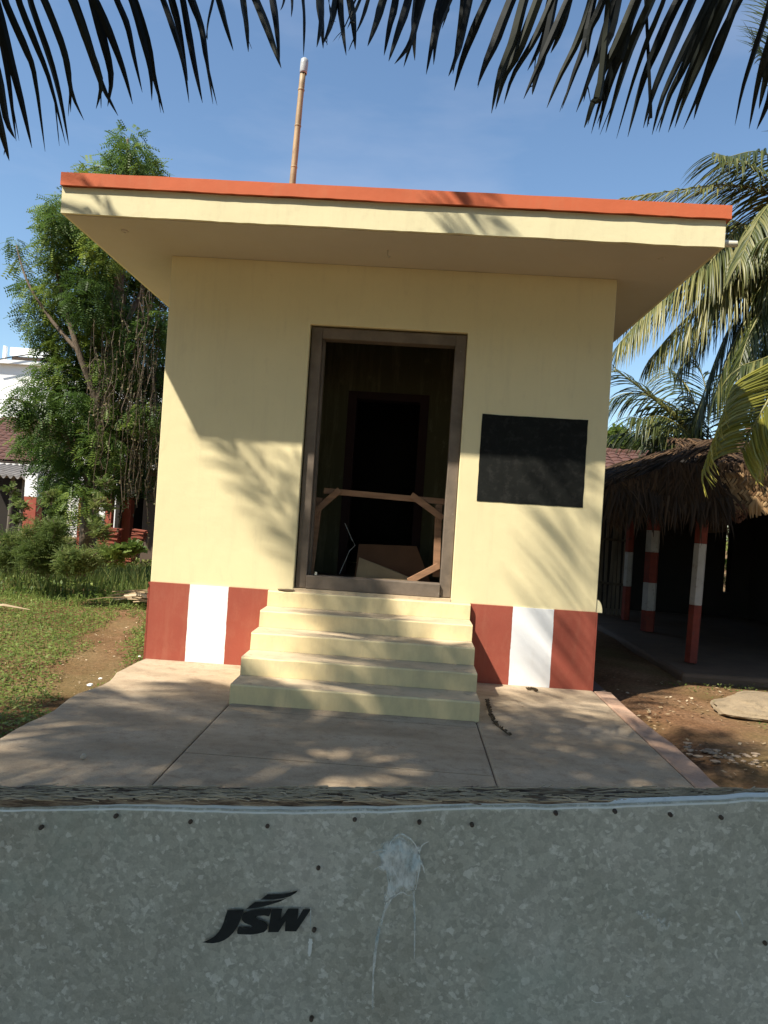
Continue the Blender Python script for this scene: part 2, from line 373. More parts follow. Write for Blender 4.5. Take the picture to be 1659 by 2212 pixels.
# inner partition with a doorway, floor
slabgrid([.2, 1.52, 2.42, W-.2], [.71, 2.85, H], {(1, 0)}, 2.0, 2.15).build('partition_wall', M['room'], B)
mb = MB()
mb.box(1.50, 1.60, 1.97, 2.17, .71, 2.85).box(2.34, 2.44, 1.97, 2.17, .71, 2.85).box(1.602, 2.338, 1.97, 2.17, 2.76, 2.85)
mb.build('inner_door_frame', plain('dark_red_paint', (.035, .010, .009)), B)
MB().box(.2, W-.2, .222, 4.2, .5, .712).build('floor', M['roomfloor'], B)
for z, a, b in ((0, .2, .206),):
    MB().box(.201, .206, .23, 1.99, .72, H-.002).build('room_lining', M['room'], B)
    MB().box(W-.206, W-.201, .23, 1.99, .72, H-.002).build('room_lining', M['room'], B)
MB().box(.206, W-.206, 4.19, 4.2, .72, H-.004).box(.2005, .21, 2.16, 4.185, .72, H-.004).box(W-.21, W-.2005, 2.16, 4.185, .72, H-.004).build('back_room_lining', M['darker'], B)  # near-black lining paints in the darkness of the back room
# plinth bands (1 cm proud) with rough lower-left arris
def bj(x, z): return .0035*noise.noise(Vector((x*7, 0, z*9)))+.0018*noise.noise(Vector((x*3, 2, z*45)))
def band(x0, x1, mat):
    n = 40; v = []; f = []
    for i in range(n):
        z = -.1+.792*i/(n-1); a = x0+bj(round(x0, 2), z); b_ = x1+bj(round(x1, 2), z)
        if i == n-1: z += 0
        v += [(a, .2, z), (a, -.012, z), (b_, -.012, z), (b_, .2, z)]
    for i in range(n-1):
        for k in range(3): f.append((i*4+k, i*4+k+1, (i+1)*4+k+1, (i+1)*4+k))
    f.append(tuple((n-1)*4+k for k in (0, 1, 2, 3)))
    MB().add(v, f).build('plinth_band', mat, B)
band(.002, .364, M['red']); band(.3645, .717, M['white']); band(.7175, 1.077, M['red'])
MB().box(1.079, 2.893, -.006, .2, -.1, .687).build('plinth_band', M['red'], B)
band(2.895, 3.265, M['red']); band(3.2655, 3.628, M['white']); band(3.6285, W-.002, M['red'])
v = []; n = 60; f = []
for i in range(n):
    z = -.1+.79*i/(n-1); r = .012*noise.noise(Vector((0, 0, z*22)))+.006*noise.noise(Vector((3, 0, z*60)))
    v += [(.001, -.0135, z), (-.012-r, -.0135-.004, z), (-.014-r, .25, z), (-.014, 4.41, z)]
for i in range(n-1):
    for k in range(3): f.append((i*4+k, (i+1)*4+k, (i+1)*4+k+1, i*4+k+1))
MB().add(v, f).build('plinth_band', M['red'], B)
MB().box(W-.001, W+.012, -.012, 4.41, -.1, .69).build('plinth_band', M['red'], B)
# roof slab
SL, SR, O = .624, .582, .846
def wavy_box(x0, x1, y0, y1, z0, z1, amp, mat, name, n=70):
    v = []; f = []
    for i in range(n):
        x = x0+(x1-x0)*i/(n-1); a = amp*noise.noise(Vector((x*2.2, z0, 0))); b = amp*.7*noise.noise(Vector((x*3.1, z1, 4)))
        c = amp*.8*noise.noise(Vector((x*9, z0, 9)))
        v += [(x, y0, z0+a+c), (x, y1, z0), (x, y1, z1), (x, y0, z1+b)]
    for i in range(n-1):
        for k in range(4): f.append((i*4+k, (i+1)*4+k, (i+1)*4+(k+1) % 4, i*4+(k+1) % 4)[::-1])
    f.append((0, 1, 2, 3)); f.append(tuple((n-1)*4+k for k in (3, 2, 1, 0)))
    return MB().add(v, f).build(name, mat, B)
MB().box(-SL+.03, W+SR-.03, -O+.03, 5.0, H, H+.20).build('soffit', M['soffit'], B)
wavy_box(-SL, W+SR, -O, 5.05, H+.006, H+.215, .006, M['fascia'], 'fascia')
wavy_box(-SL-.004, W+SR+.030, -O-.028, 5.08, H+.219, H+.322, .007, M['orange'], 'roof_band')
for (x, y) in ((-.22, -.55), (4.2, -.57)):
    mb = MB()
    mb.tube([(x, y, H+.002), (x, y, H-.012)], [.032, .028], 16).tube([(x, y, H-.012), (x, y, H-.02)], [.012, .012], 10).build('ceiling_rose', M['soffit'], B)
MB().tube([(1.97, -.42, H+.002), (1.97, -.42, H-.045), (1.98, -.42, H-.06), (1.995, -.42, H-.05)], .006, 8).build('ceiling_hook', M['soffit'], B)
# spout on the right
MB().tube([(W+SR-.02, -.78, H+.06), (W+SR+.115, -.78, H+.065)], .027, 14, cap=False).tube([(W+SR+.115, -.78, H+.065), (W+SR+.112, -.78, H+.064)], [.027, .019], 14).build('roof_spout', M['pvc'], B, smooth=True)
mb = MB(); v = []; k = 12
for i in range(k+1):
    t = math.pi/2*i/k; v += [(W+.055*math.sin(t), .01, .69+.115*math.cos(t)), (W+.055*math.sin(t), .10, .69+.115*math.cos(t))]
v += [(W, .01, .69), (W, .10, .69)]
f = [(2*i, 2*i+1, 2*i+3, 2*i+2) for i in range(k)]+[(2*i, 2*i+2, 2*k+2) for i in range(k)]+[(2*i+1, 2*k+3, 2*i+3) for i in range(k)]
MB().add(v, f).build('plinth_lug', M['fascia'], B)
# steps
for k in range(5):
    yf = -1.30+.31*k; zt = .139*(k+1)
    y1 = -.013 if k < 4 else -.008
    x0, x1 = 1.083, 2.885
    if k == 4: y1 = -.002
    n = 40; v = []; f = []
    for i in range(n):
        x = x0+(x1-x0)*i/(n-1); j = .003*noise.noise(Vector((x*5, k*3, 0))); j2 = .0025*noise.noise(Vector((x*7, k*5, 2)))
        zb = zt-.139-(.1 if k == 0 else .0)+(.0015 if k else 0)
        v += [(x, yf-.004, zb), (x, yf+j, zt-.012+j2), (x, yf+.008+j, zt-.001+j2)]
    for i in range(n-1):
        for q in range(2): f.append((i*3+q, (i+1)*3+q, (i+1)*3+q+1, i*3+q+1))
    riser = MB().add(v, f)
    riser.add([(x0, yf-.004, zb), (x0, yf, zt-.012), (x0, yf+.008, zt-.001), (x0, y1, zt-.001), (x0, y1, zb)], [(4, 3, 2, 1, 0)])
    riser.add([(x1, yf-.004, zb), (x1, yf, zt-.012), (x1, yf+.008, zt-.001), (x1, y1, zt-.001), (x1, y1, zb)], [(0, 1, 2, 3, 4)])
    st = riser.build('step', M['step'], B)
    ye = yf+.31 if k < 4 else y1
    t_ = MB().box(x0+.001, x1-.001, yf+.0082, ye, zt-.04, zt).build('tread', M['tread'], st)
# door frame, recessed 4 cm
yf = .045
fr = MB()
fr.box(DL+.012, DL+.108, yf, yf+.14, D0+.004, D1-.012).box(DR-.102, DR-.004, yf, yf+.14, D0+.004, D1-.012)
fr.box(DL+.1085, DR-.1025, yf+.001, yf+.14, D1-.112, D1-.014).box(DL+.1085, DR-.1025, yf-.03, yf+.14, D0+.002, D0+.122)
fr.build('door_frame', M['frame'], B, .006)
fr = MB().box(DL+.1085, DL+.130, yf+.06, yf+.139, D0+.1225, D1-.1125)
fr.build('door_rebate', M['frame'], B, .003)
MB().box(DL+.002, DR-.002, -.004, .20, D0-.03, D0).build('door_sill', M['tread'], B)
MB().box(DL+.18, DL+.2, yf-.005, yf+.01, D0+.128, D0+.155).build('door_latch', M['pvc'], B)
# painted blackboard
v = []; n = 26
x0, x1, z0, z1 = 2.884, 3.822, 1.608, 2.387
ring = []
for i in range(n): ring.append((x0+(x1-x0)*i/n, z0))
for i in range(n): ring.append((x1, z0+(z1-z0)*i/n))
for i in range(n): ring.append((x1-(x1-x0)*i/n, z1))
for i in range(n): ring.append((x0, z1-(z1-z0)*i/n))
v = []
for i, (x, z) in enumerate(ring):
    j = .0035*noise.noise(Vector((x*14, z*14, 0))); v.append((x+j, -.0035, z+j))
v2 = [(x, .001, z) for x, y, z in v]; N = len(v)
f = [tuple(range(N))]+[(i, N+i, N+(i+1) % N, (i+1) % N) for i in range(N)]
MB().add(v+v2, f).build('blackboard', M['black'], B)

# ------------------------------------------------------------ things in the doorway
wf = empty('wooden_frame', tuple(on(845, 1240, 1, .42)), 'bare wooden frame with corner braces standing just inside the doorway', 'wooden frame')
def plank(a, b, wd, y=.42, th=.03, yy=0, mat='wood', nm='brace', parent=wf):
    a = on(*a, 1, y+yy); b = on(*b, 1, y+yy); return MB().bar(a, b, th, wd, (0, 0, 1)).build(nm, M[mat], parent, .002)
plank((700, 1060), (962, 1084), .055, nm='rail'); plank((672, 1112), (734, 1058), .06, yy=-.035); plank((888, 1069), (957, 1120), .06, yy=-.035)
plank((948, 1090), (942, 1246), .065, yy=.002, nm='stile'); plank((882, 1256), (948, 1222), .06, yy=-.035)
plank((690, 1075), (668, 1250), .065, yy=.002, nm='stile')
b1 = MB(); q = [on(765, 1250, 1, .9), on(930, 1258, 1, .9), on(900, 1180, 1, 1.05), on(775, 1175, 1, 1.05)]
b1.add(q+[p+np.array([0, .02, 0]) for p in q], [(0, 1, 2, 3), (7, 6, 5, 4), (0, 4, 5, 1), (1, 5, 6, 2), (2, 6, 7, 3), (3, 7, 4, 0)])
tag(b1.build('board', plain('brown_board', (.16, .075, .035), .2)), 'brown board leaning inside the dark room behind the wooden frame', 'board')
b1 = MB(); q = [on(768, 1250, 1, .62), on(905, 1256, 1, .62), on(850, 1232, 1, .72), on(776, 1204, 1, .72)]
b1.add(q+[p+np.array([0, .015, 0]) for p in q], [(0, 1, 2, 3), (7, 6, 5, 4), (0, 4, 5, 1), (1, 5, 6, 2), (2, 6, 7, 3), (3, 7, 4, 0)])
tag(b1.build('board', M['ply']), 'low pale triangular board in front of the brown board inside the room', 'board')
mb = MB().tube([on(745, 1130, 1, .7), on(760, 1165, 1, .7), on(767, 1178, 1, .7), on(755, 1190, 1, .7), on(733, 1240, 1, .7)], .0035, 6)
tag(mb.build('wire', M['clearplastic']), 'thin bent pale wire beside the boards inside the doorway', 'wire')

# flat piece of bark on top step, pole on roof
def rock(name, c, r, mat, label, cat, seed=0, group=None, sub=3, parent=None, flat=1):
    bm = bmesh.new(); bmesh.ops.create_icosphere(bm, subdivisions=sub, radius=1)
    for q in bm.verts:
        k = 1+.28*noise.noise(q.co*1.4+Vector((seed, 0, 0)))+.1*noise.noise(q.co*4+Vector((seed, 2, 0)))
        q.co = Vector((q.co.x*r[0]*k, q.co.y*r[1]*k, q.co.z*r[2]*k))+Vector(c)
    me = bpy.data.meshes.new(name); bm.to_mesh(me); bm.free()
    o = link(name, me, mat, parent)
    return tag(o, label, cat, group) if label else o
rock('bark_piece', (1.24, -.035, .706), (.085, .028, .010), plain('bark_piece_brown', (.11, .075, .04)), 'flat brown scrap of bark on the left end of the top step', 'bark', 3)
pole = empty('bamboo_pole', (.965, .5, 3.97), 'tall mottled bamboo pole standing on the flat roof with a plastic cup on its tip', 'pole')
pa, pb = np.array([.93, .5, 3.95]), np.array([.994, .5, 5.70])
pts = [pa+(pb-pa)*t+np.array([.004*math.sin(t*5), 0, 0]) for t in np.linspace(0, 1, 12)]
MB().tube(pts, [.034, .032, .033, .031, .032, .03, .031, .029, .030, .028, .029, .028], 12).build('cane', M['bamboo'], pole, smooth=True)
for t in (.2, .45, .68, .88):
    c = pa+(pb-pa)*t+np.array([.004*math.sin(t*5), 0, 0]); dd = (pb-pa)/np.linalg.norm(pb-pa)
    MB().tube([c-dd*.008, c, c+dd*.008], [.031, .0345, .031], 12, cap=False).build('node', M['bamboo'], pole, smooth=True)
dd = (pb-pa)/np.linalg.norm(pb-pa)
MB().tube([pb-dd*.05, pb-dd*.03, pb+dd*.05, pb+dd*.085, pb+dd*.10], [.034, .037, .039, .036, .02], 14).build('plastic_cup', M['clearplastic'], pole, smooth=True)
MB().tube([pb-dd*.055, pb-dd*.042], [.033, .034], 12).build('binding', M['darker'], pole)

# debris on the apron
def catkin(pts, name, label):
    mb = MB(); mb.tube(pts, .004, 6)
    for p, q in zip(pts[:-1], pts[1:]):
        for t in np.linspace(0, 1, 7):
            c = np.array(p)+(np.array(q)-np.array(p))*t
            for k in range(4):
                a = random.uniform(0, 6.28); e = c+np.array([math.cos(a)*.018, math.sin(a)*.018, random.uniform(.0, .016)])
                mb.bar(c, e, .008, .006)
    return tag(mb.build(name, plain('dry_flower', (.07, .045, .02))), label, 'dry flower spike')
catkin([on(1052, 1512, 2, .012), on(1056, 1528, 2, .012), on(1060, 1545, 2, .012), on(1072, 1566, 2, .012), on(1100, 1588, 2, .012)], 'flower_spike', 'dark dry flower spike lying on the apron beside the bottom step')
catkin([on(1140, 1489, 2, .01), on(1152, 1488, 2, .01), on(1158, 1493, 2, .01)], 'flower_spike', 'short dry sprig near the white plinth band right of the steps')
rock('pebble', on(180, 1634, 2, .014), (.014, .012, .016), M['stone'], 'small upright grey pebble on the left of the apron', 'pebble', 5, sub=2)
for i, (px, py, s) in enumerate(((520, 1492, .010), (553, 1501, .006), (975, 1405, .005), (508, 1384, .005), (660, 1398, .006), (930, 1385, .005))):
    pass

# ------------------------------------------------------------ leaves: strips and scatter
def unit(v):
    v = np.asarray(v, float); return v/(np.linalg.norm(v)+1e-9)
def strip(path, widths, nrm, fold=.25):
    """folded leaf blade along a path: 3 verts per station"""
    path = np.asarray(path, float); n = len(path); v = []; f = []
    for i in range(n):
        d = unit(path[min(i+1, n-1)]-path[max(i-1, 0)]); s = np.cross(d, nrm); s = unit(s); u = np.cross(s, d)
        w_ = widths[i]/2; v += [path[i]-s*w_, path[i]+u*w_*fold*2, path[i]+s*w_]
    for i in range(n-1):
        f += [(i*3, i*3+1, i*3+4, i*3+3), (i*3+1, i*3+2, i*3+5, i*3+4)]
    return v, f
def resample(pts, n):
    pts = np.asarray(pts, float); t = np.linspace(0, len(pts)-1, n); out_ = []
    k = len(pts)
    for x in t:
        i = min(int(x), k-2); u = x-i
        p0 = pts[max(i-1, 0)]; p1 = pts[i]; p2 = pts[i+1]; p3 = pts[min(i+2, k-1)]
        out_.append(.5*((2*p1)+(-p0+p2)*u+(2*p0-5*p1+4*p2-p3)*u*u+(-p0+3*p1-3*p2+p3)*u**3))
    return np.array(out_)
PROF = np.array([.35, .8, 1, .92, .7, .42, .08])
def frond(parent, ctrl, leaf_len, n, mat, rmat, width=.04, hang=.35, spread=1.0, sep=False, r0=.022, tint=(.2, .8), bare=.12, droop=.25, jitter=.1, upv=(0, 0, 1), segs=6, sidebias=0, missing=.04, tipdry=0):
    R_ = resample(ctrl, 26)
    o = MB().tube(R_, list(np.linspace(r0, .004, 26)), 6).build('frond', rmat, parent, smooth=True)
    prof = np.interp(np.linspace(0, 6, segs+1), range(7), PROF)
    V_, F_, T_ = [], [], []
    seglen = np.cumsum(np.r_[0, np.linalg.norm(np.diff(R_, axis=0), axis=1)]); tot = seglen[-1]
    for side in (-1, 1):
        for k in range(n):
            if random.random() < missing: continue
            t = bare+(1-bare)*(k+.5+random.uniform(-.25, .25))/n
            s = t*tot; j = min(np.searchsorted(seglen, s), 25); j = max(j, 1)
            u = (s-seglen[j-1])/(seglen[j]-seglen[j-1]+1e-9); p = R_[j-1]*(1-u)+R_[j]*u
            tan = unit(R_[j]-R_[j-1]); sd_ = unit(np.cross(tan, upv))*side; upn = np.cross(sd_, tan)*side
            L_ = leaf_len*(math.sin(math.pi*(.18+.72*t))**.6)*random.uniform(.85, 1.08)
            d = unit(sd_*spread+tan*(.45+.7*t)+np.array([0, 0, -hang])+rng.normal(0, jitter, 3))
            path = [p]; st = L_/segs; g = droop*random.uniform(.7, 1.4)
            for i in range(segs):
                path.append(path[-1]+d*st); d = unit(d+np.array([0, 0, -g])+rng.normal(0, .02, 3))
            ww = prof*width*random.uniform(.8, 1.15)
            nr = unit(upn+np.array([0, 0, .3])+rng.normal(0, .25, 3))
            v, f = strip(path, ww, nr); tt = random.uniform(*tint)
            tn = np.clip(np.repeat(np.linspace(tt, tt+tipdry, segs+1), 3), 0, 1)
            if sep:
                me_ = mesh('leaflet', v, f, mat, o, tint=tn)
            else:
                off = len(V_); V_ += v; F_ += [tuple(a+off for a in q) for q in f]; T_ += list(tn)
    if not sep:
        tag(mesh('leaflets', np.array(V_), np.array(F_), mat, o, tint=T_), kind='stuff')
    return o
def palm_trunk(parent, a, b, r=.13):
    a = np.array(a, float); b = np.array(b, float); pts = []; rad = []
    for i in range(50):
        t = i/49; p = a+(b-a)*t+np.array([0.25*math.sin(t*2.5), 0, 0])*(1-t)*t*2; pts.append(p); rad.append(r*(1.25-.45*t)*(1+(.05 if i % 2 else 0)))
    MB().tube(pts, rad, 12).build('trunk', M['bark'], parent, smooth=True)
def arc(c, az, el, L_, droop, n=8):
    d = np.array([math.cos(az)*math.cos(el), math.sin(az)*math.cos(el), math.sin(el)]); p = np.array(c, float); out_ = [p]
    for i in range(n):
        p = p+d*L_/n; out_.append(p); d = unit(d+np.array([0, 0, -droop*(.6+i*.15)]))
    return out_

# traced leaflets of the two fronds hanging over the yard entrance (crop coordinates, halved to photo units)
LA = [[(-60, 300), (5, 560), (40, 695)], [(-30, 60), (20, 230), (70, 610)], [(-70, 160), (-8, 330), (28, 520), (66, 600)], [(-20, 0), (30, 200), (95, 450), (138, 640)], [(20, 0), (110, 210), (150, 330), (195, 655)],
      [(80, 0), (150, 180), (215, 350), (283, 620)], [(130, 0), (215, 250), (262, 430), (298, 630)], [(190, 0), (270, 200), (300, 330), (305, 485)], [(195, 0), (275, 220), (310, 400), (363, 520)],
      [(310, 0), (380, 190), (436, 350), (415, 470)], [(318, 0), (385, 200), (440, 365), (510, 500)], [(400, 0), (445, 170), (480, 330), (465, 460)], [(410, 0), (480, 160), (535, 310), (573, 450)], [(505, 0), (550, 110), (580, 250), (615, 400)],
      [(568, 0), (620, 180), (650, 310), (656, 435)], [(580, 0), (640, 200), (665, 330), (708, 490)], [(705, 0), (760, 160), (795, 290), (817, 445)], [(742, 0), (775, 130), (812, 350)], [(790, 0), (825, 200), (850, 330), (875, 445)],
      [(822, 0), (865, 110), (888, 250), (938, 455)], [(832, 0), (872, 130), (890, 240), (920, 450)], [(920, 0), (900, 90), (890, 180)], [(945, 0), (975, 110), (1008, 220)], [(1050, 0), (1065, 110), (1073, 225)],
      [(1105, 0), (1150, 110), (1185, 210), (1215, 295)], [(1178, 0), (1195, 120), (1208, 275)]]
LB = [[(1305, 0), (1312, 110), (1311, 245)], [(1230, -20), (1222, 20), (1211, 45)], [(1260, -20), (1262, 30), (1258, 75)], [(1385, 0), (1388, 90), (1368, 205)], [(1380, 0), (1390, 110), (1396, 210)], [(1450, 0), (1430, 100), (1396, 190)], [(1422, 0), (1428, 60), (1436, 125)],
      [(1470, 0), (1480, 120), (1496, 240)], [(1535, 0), (1500, 90), (1460, 175)], [(1515, 20), (1528, 110), (1535, 215)], [(1590, 0), (1565, 80), (1540, 140)], [(1555, 0), (1525, 70), (1500, 125)], [(1655, 0), (1625, 100), (1588, 200)]]
LC = [[(50, 0), (25, 110), (0, 240)], [(105, 0), (60, 140), (20, 265)], [(155, 0), (125, 150), (85, 290)], [(140, 20), (130, 140), (133, 262)], [(150, 60), (110, 190), (45, 277)],
      [(245, 0), (215, 150), (182, 322)], [(278, 0), (230, 130), (214, 280)], [(278, 0), (270, 60), (250, 125)], [(345, 0), (325, 150), (297, 320)], [(445, 0), (380, 150), (335, 270), (303, 392)], [(345, 120), (310, 250), (278, 330)],
      [(550, 0), (480, 180), (440, 270), (404, 370)], [(605, 0), (560, 170), (500, 320), (464, 490)], [(665, 0), (575, 230), (520, 330), (482, 472)], [(725, 0), (650, 170), (560, 320), (518, 450)], [(715, 20), (690, 160), (620, 305)],
      [(795, 0), (725, 160), (660, 300), (603, 428)], [(800, 0), (760, 140), (720, 230)], [(700, 180), (660, 320), (640, 410)], [(895, 0), (835, 180), (760, 330), (703, 467)], [(898, 30), (868, 190), (820, 320), (769, 470)], [(945, 0), (890, 130), (880, 250)],
      [(1000, 0), (945, 170), (890, 330), (830, 485)], [(1005, 60), (960, 190), (890, 330), (862, 440)], [(1085, 0), (1010, 180), (940, 330), (880, 540)], [(940, 330), (900, 450), (865, 553)], [(1080, 60), (1000, 240), (940, 420), (895, 578)], [(1050, 150), (995, 300), (955, 430), (928, 560)], [(1155, 0), (1075, 180), (1010, 380), (958, 573)],
      [(1208, 0), (1135, 180), (1070, 370), (1004, 600)], [(1272, 0), (1180, 200), (1115, 360), (1053, 592)], [(1332, 0), (1250, 190), (1170, 380), (1120, 553)], [(1150, 420), (1145, 500), (1136, 552)], [(1402, 0), (1285, 240), (1200, 430), (1158, 583)], [(1398, 60), (1300, 280), (1230, 420), (1188, 572)],
      [(1452, 0), (1370, 200), (1290, 390), (1228, 572)], [(1465, 40), (1380, 240), (1300, 420), (1256, 553)], [(1535, 0), (1430, 210), (1370, 380), (1293, 558)], [(1480, 120), (1420, 270), (1370, 400), (1338, 517)],
      [(1665, 10), (1600, 220), (1550, 380), (1516, 542)], [(1672, 160), (1620, 340), (1577, 558)], [(1680, 240), (1645, 360), (1620, 472)], [(1700, 300), (1660, 440), (1610, 560)]]
palmA = empty('coconut_palm', (-2.2, -7.6, -.1), 'coconut palm at the left of the entrance whose fronds hang over the top left', 'palm tree')
palmB = empty('coconut_palm', (6.1, -7.4, -.1), 'coconut palm at the right of the entrance whose leaflets hang across the top', 'palm tree')
def traced(palm, leaves, dx, depth, rach, width, crown, rachis_dd=0.0):
    rp_ = [P(x, y, d) for x, y, d in rach]
    R_ = resample([np.array(crown)]+rp_, 40)
    fo = MB().tube(R_, list(np.linspace(.022, .004, 40)), 6).build('frond', M['rachis_silhouette'], palm, smooth=True)
    rx = np.array([(829.5+FOC*np.dot(p-CAM, RR)/np.dot(p-CAM, FF), 1106-FOC*np.dot(p-CAM, UU)/np.dot(p-CAM, FF)) for p in R_[8:]])
    for lf in leaves:
        pp = [(x*.5+dx, y*.5) for x, y in lf]
        x0_, y0_ = pp[0]; gx_, gy_ = pp[1][0]-x0_, pp[1][1]-y0_
        # follow the blade back up to its stalk
        best = None
        for k in np.linspace(0, 3.0, 60):
            q = np.array([x0_-gx_*k, y0_-gy_*k]); dd_ = np.hypot(*(rx-q).T); j = int(dd_.argmin())
            if best is None or dd_[j] < best[0]: best = (dd_[j], j)
        root = R_[8+best[1]]; dr = float(np.dot(root-CAM, FF)); de = depth+random.uniform(-.12, .12)
        m_ = len(pp); path = [root]+[P(x, y, dr+(de-dr)*(i+1)/m_) for i, (x, y) in enumerate(pp)]
        path = resample(path, 12)
        length = np.linalg.norm(path[-1]-path[0]); big = width*random.uniform(.75, 1.15)*(1 if abs(lf[0][1]-lf[-1][1]) > 180 else .45)
        pr_ = np.interp(np.linspace(0, 1, 12), [0, .15, .45, .75, .93, 1], [.4, .9, 1, .62, .22, .04])*big
        nr = unit(unit(CAM-path[5])+rng.normal(0, .28, 3)+np.array([.25, 0, -.1]))
        v, f = strip(path, pr_, nr, .3)
        mesh('leaflet', v, f, M['leaf_silhouette'], fo, tint=np.full(len(v), random.uniform(0, 1)))
        if random.random() < .3 and len(lf) > 2:      # split hair-thin tip
            e = path[-3]; q = path[-1]+(np.array(RR)*random.uniform(-.035, .035)+np.array(UU)*random.uniform(-.02, .03))
            v, f = strip(resample([e, (e+q)/2+np.array(UU)*.004, q], 5), [.006, .006, .005, .004, .001], nr, .2)
            mesh('leaflet', v, f, M['leaf_silhouette'], fo, tint=np.full(len(v), .4))
C1 = (-1.35, -5.32, 5.6); C2 = (5.6, -6.4, 5.3)
traced(palmA, LA, 0, 3.35, [(-420, 10, 2.9), (-120, -60, 3.0), (120, -110, 3.2), (380, -110, 3.4), (620, -60, 3.6)], .036, C1)
traced(palmB, LB+[[(x+1659, y) for x, y in l] for l in LC], 0, 3.3, [(1950, -160, 2.9), (1720, -230, 3.0), (1450, -250, 3.15), (1150, -210, 3.3), (850, -130, 3.45), (600, -45, 3.6)], .040, C2)
palm_trunk(palmA, (-2.2, -7.6, -.1), C1, .14); palm_trunk(palmB, (6.3, -7.4, -.1), C2, .14)
def inview(p, pad=25):
    q = np.asarray(p)-CAM; d = np.dot(q, FF)
    if d < .1: return False
    x = 829.5+FOC*np.dot(q, RR)/d; y = 1106-FOC*np.dot(q, UU)/d
    return -pad < x < 1659+pad and -pad < y < 2212
def crown(palm, c, specs, **kw):
    for (azd, eld, L_, dr) in specs:
        a = arc(c, math.radians(azd), math.radians(eld), L_, dr)
        frond(palm, a, kw.get('ll', .75), kw.get('n', 42), M['palm'], M['rachis'], width=kw.get('w', .045), hang=.45, droop=.22, segs=3)
#SHADE
crown(palmA, C1, [(az_ + random.uniform(-4, 4), el_, ln_, .09) for az_, el_, ln_ in ((-80, 5, 3.2), (-58, 14, 3.2), (-40, 4, 3.3), (-24, 16, 3.4), (-8, 6, 3.6), (8, 18, 3.6), (24, 8, 3.3), (40, 16, 2.4), (54, 26, 4.4),
      (62, 12, 2.2), (86, 16, 3.5), (108, 6, 2.0), (128, 12, 2.2), (150, 8, 2.6), (172, 14, 3.2), (195, 8, 3.3), (220, 14, 3.3), (250, 10, 3.3), (270, 18, 3.3), (-68, 8, 3.4), (-33, 10, 3.7), (-16, 3, 3.8), (0, 12, 3.9), (16, 2, 3.6), (-50, 42, 3.2), (-15, 45, 3.2), (20, 48, 2.6), (90, 60, 2), (200, 45, 3.2), (180, 30, 3.2))], n=56, w=.052, ll=.78)
for ctl in ([C1, (-1.3, -3.6, 6.0), (-1.22, -2.3, 5.5), (-1.15, -1.45, 4.9)], [C1, (-1.5, -4.1, 6.7), (-1.75, -2.8, 6.6), (-1.85, -2.0, 6.2)]):
    frond(palmA, [np.array(c, float) for c in ctl], .7, 44, M['palm'], M['rachis'], width=.045, hang=.4, droop=.2, segs=3)
crown(palmB, C2, [(120, 16, 2.6, .08), (138, 22, 4.0, .07), (148, 14, 4.2, .06), (158, 24, 4.2, .07), (160, 12, 3.1, .08), (170, 20, 4.2, .07), (185, 14, 3.4, .09), (205, 14, 3.2, .1), (140, 22, 3.0, .09), (172, 30, 3.2, .12), (230, 20, 2.8, .12), (260, 20, 2.8, .14), (310, 20, 2.8, .14), (0, 20, 2.6, .14), (75, 25, 2.2, .12)], n=50, w=.05, ll=.8)

# ------------------------------------------------------------ coconut palms behind the right house
palmC = empty('coconut_palm', tuple(P(1790, 1180, 10.5)), 'tall coconut palm behind the thatched house at the right edge, green fronds drooping left', 'palm tree')
palm_trunk(palmC, P(1790, 1200, 10.5), P(1760, 520, 10.5), .15)
def pf(palm, pts, ll, n, mat='palm', **kw):
    return frond(palm, [P(*p) for p in pts], ll, n, M[mat], M[kw.pop('rm', 'rachis')], **kw)
tk = dict(segs=5, width=.030)
pf(palmC, [(1760, 520, 10.5), (1700, 430, 10.2), (1620, 360, 9.9), (1540, 330, 9.6)], .95, 66, hang=.55, droop=.18, **tk)
pf(palmC, [(1760, 530, 10.5), (1680, 430, 10.3), (1580, 400, 10.1), (1470, 410, 9.9), (1340, 430, 9.8)], .62, 87, hang=.25, droop=.12, tint=(.3, 1), **tk)
pf(palmC, [(1770, 520, 10.5), (1730, 340, 10.6), (1680, 190, 10.8), (1630, 90, 11)], .7, 58, hang=.1, droop=.1, tint=(.0, .3), **tk)
pf(palmC, [(1760, 540, 10.5), (1690, 470, 10.4), (1610, 480, 10.2), (1540, 560, 10), (1490, 640, 10)], .9, 87, hang=.6, droop=.25, tint=(.2, 1), **tk)
pf(palmC, [(1760, 560, 10.5), (1650, 530, 10.3), (1540, 560, 10.1), (1430, 640, 10), (1335, 745, 9.9)], .95, 108, hang=.8, droop=.3, tint=(.3, 1), tipdry=.4, **tk)
pf(palmC, [(1760, 570, 10.5), (1660, 570, 10.3), (1560, 620, 10.1), (1470, 700, 10), (1400, 780, 10)], .9, 101, hang=.8, droop=.3, tint=(.2, 1), tipdry=.3, **tk)
pf(palmC, [(1760, 580, 10.5), (1690, 600, 10.2), (1620, 680, 10), (1570, 780, 10), (1545, 860, 10)], .9, 87, hang=.8, droop=.3, tint=(.0, .8), **tk)
pf(palmC, [(1770, 590, 10.5), (1720, 640, 10.2), (1670, 740, 10), (1640, 860, 10)], .9, 87, hang=.8, droop=.3, tint=(0, .6), **tk)
pf(palmC, [(1760, 560, 10.8), (1650, 600, 11), (1580, 700, 11.2), (1530, 820, 11.3), (1500, 930, 11.3)], .9, 87, hang=.7, droop=.3, tint=(0, .5), **tk)
pf(palmC, [(1770, 500, 10.5), (1740, 430, 9.9), (1690, 420, 9.5), (1640, 470, 9.2), (1600, 560, 9)], .85, 87, hang=.7, droop=.3, tint=(.2, .9), **tk)
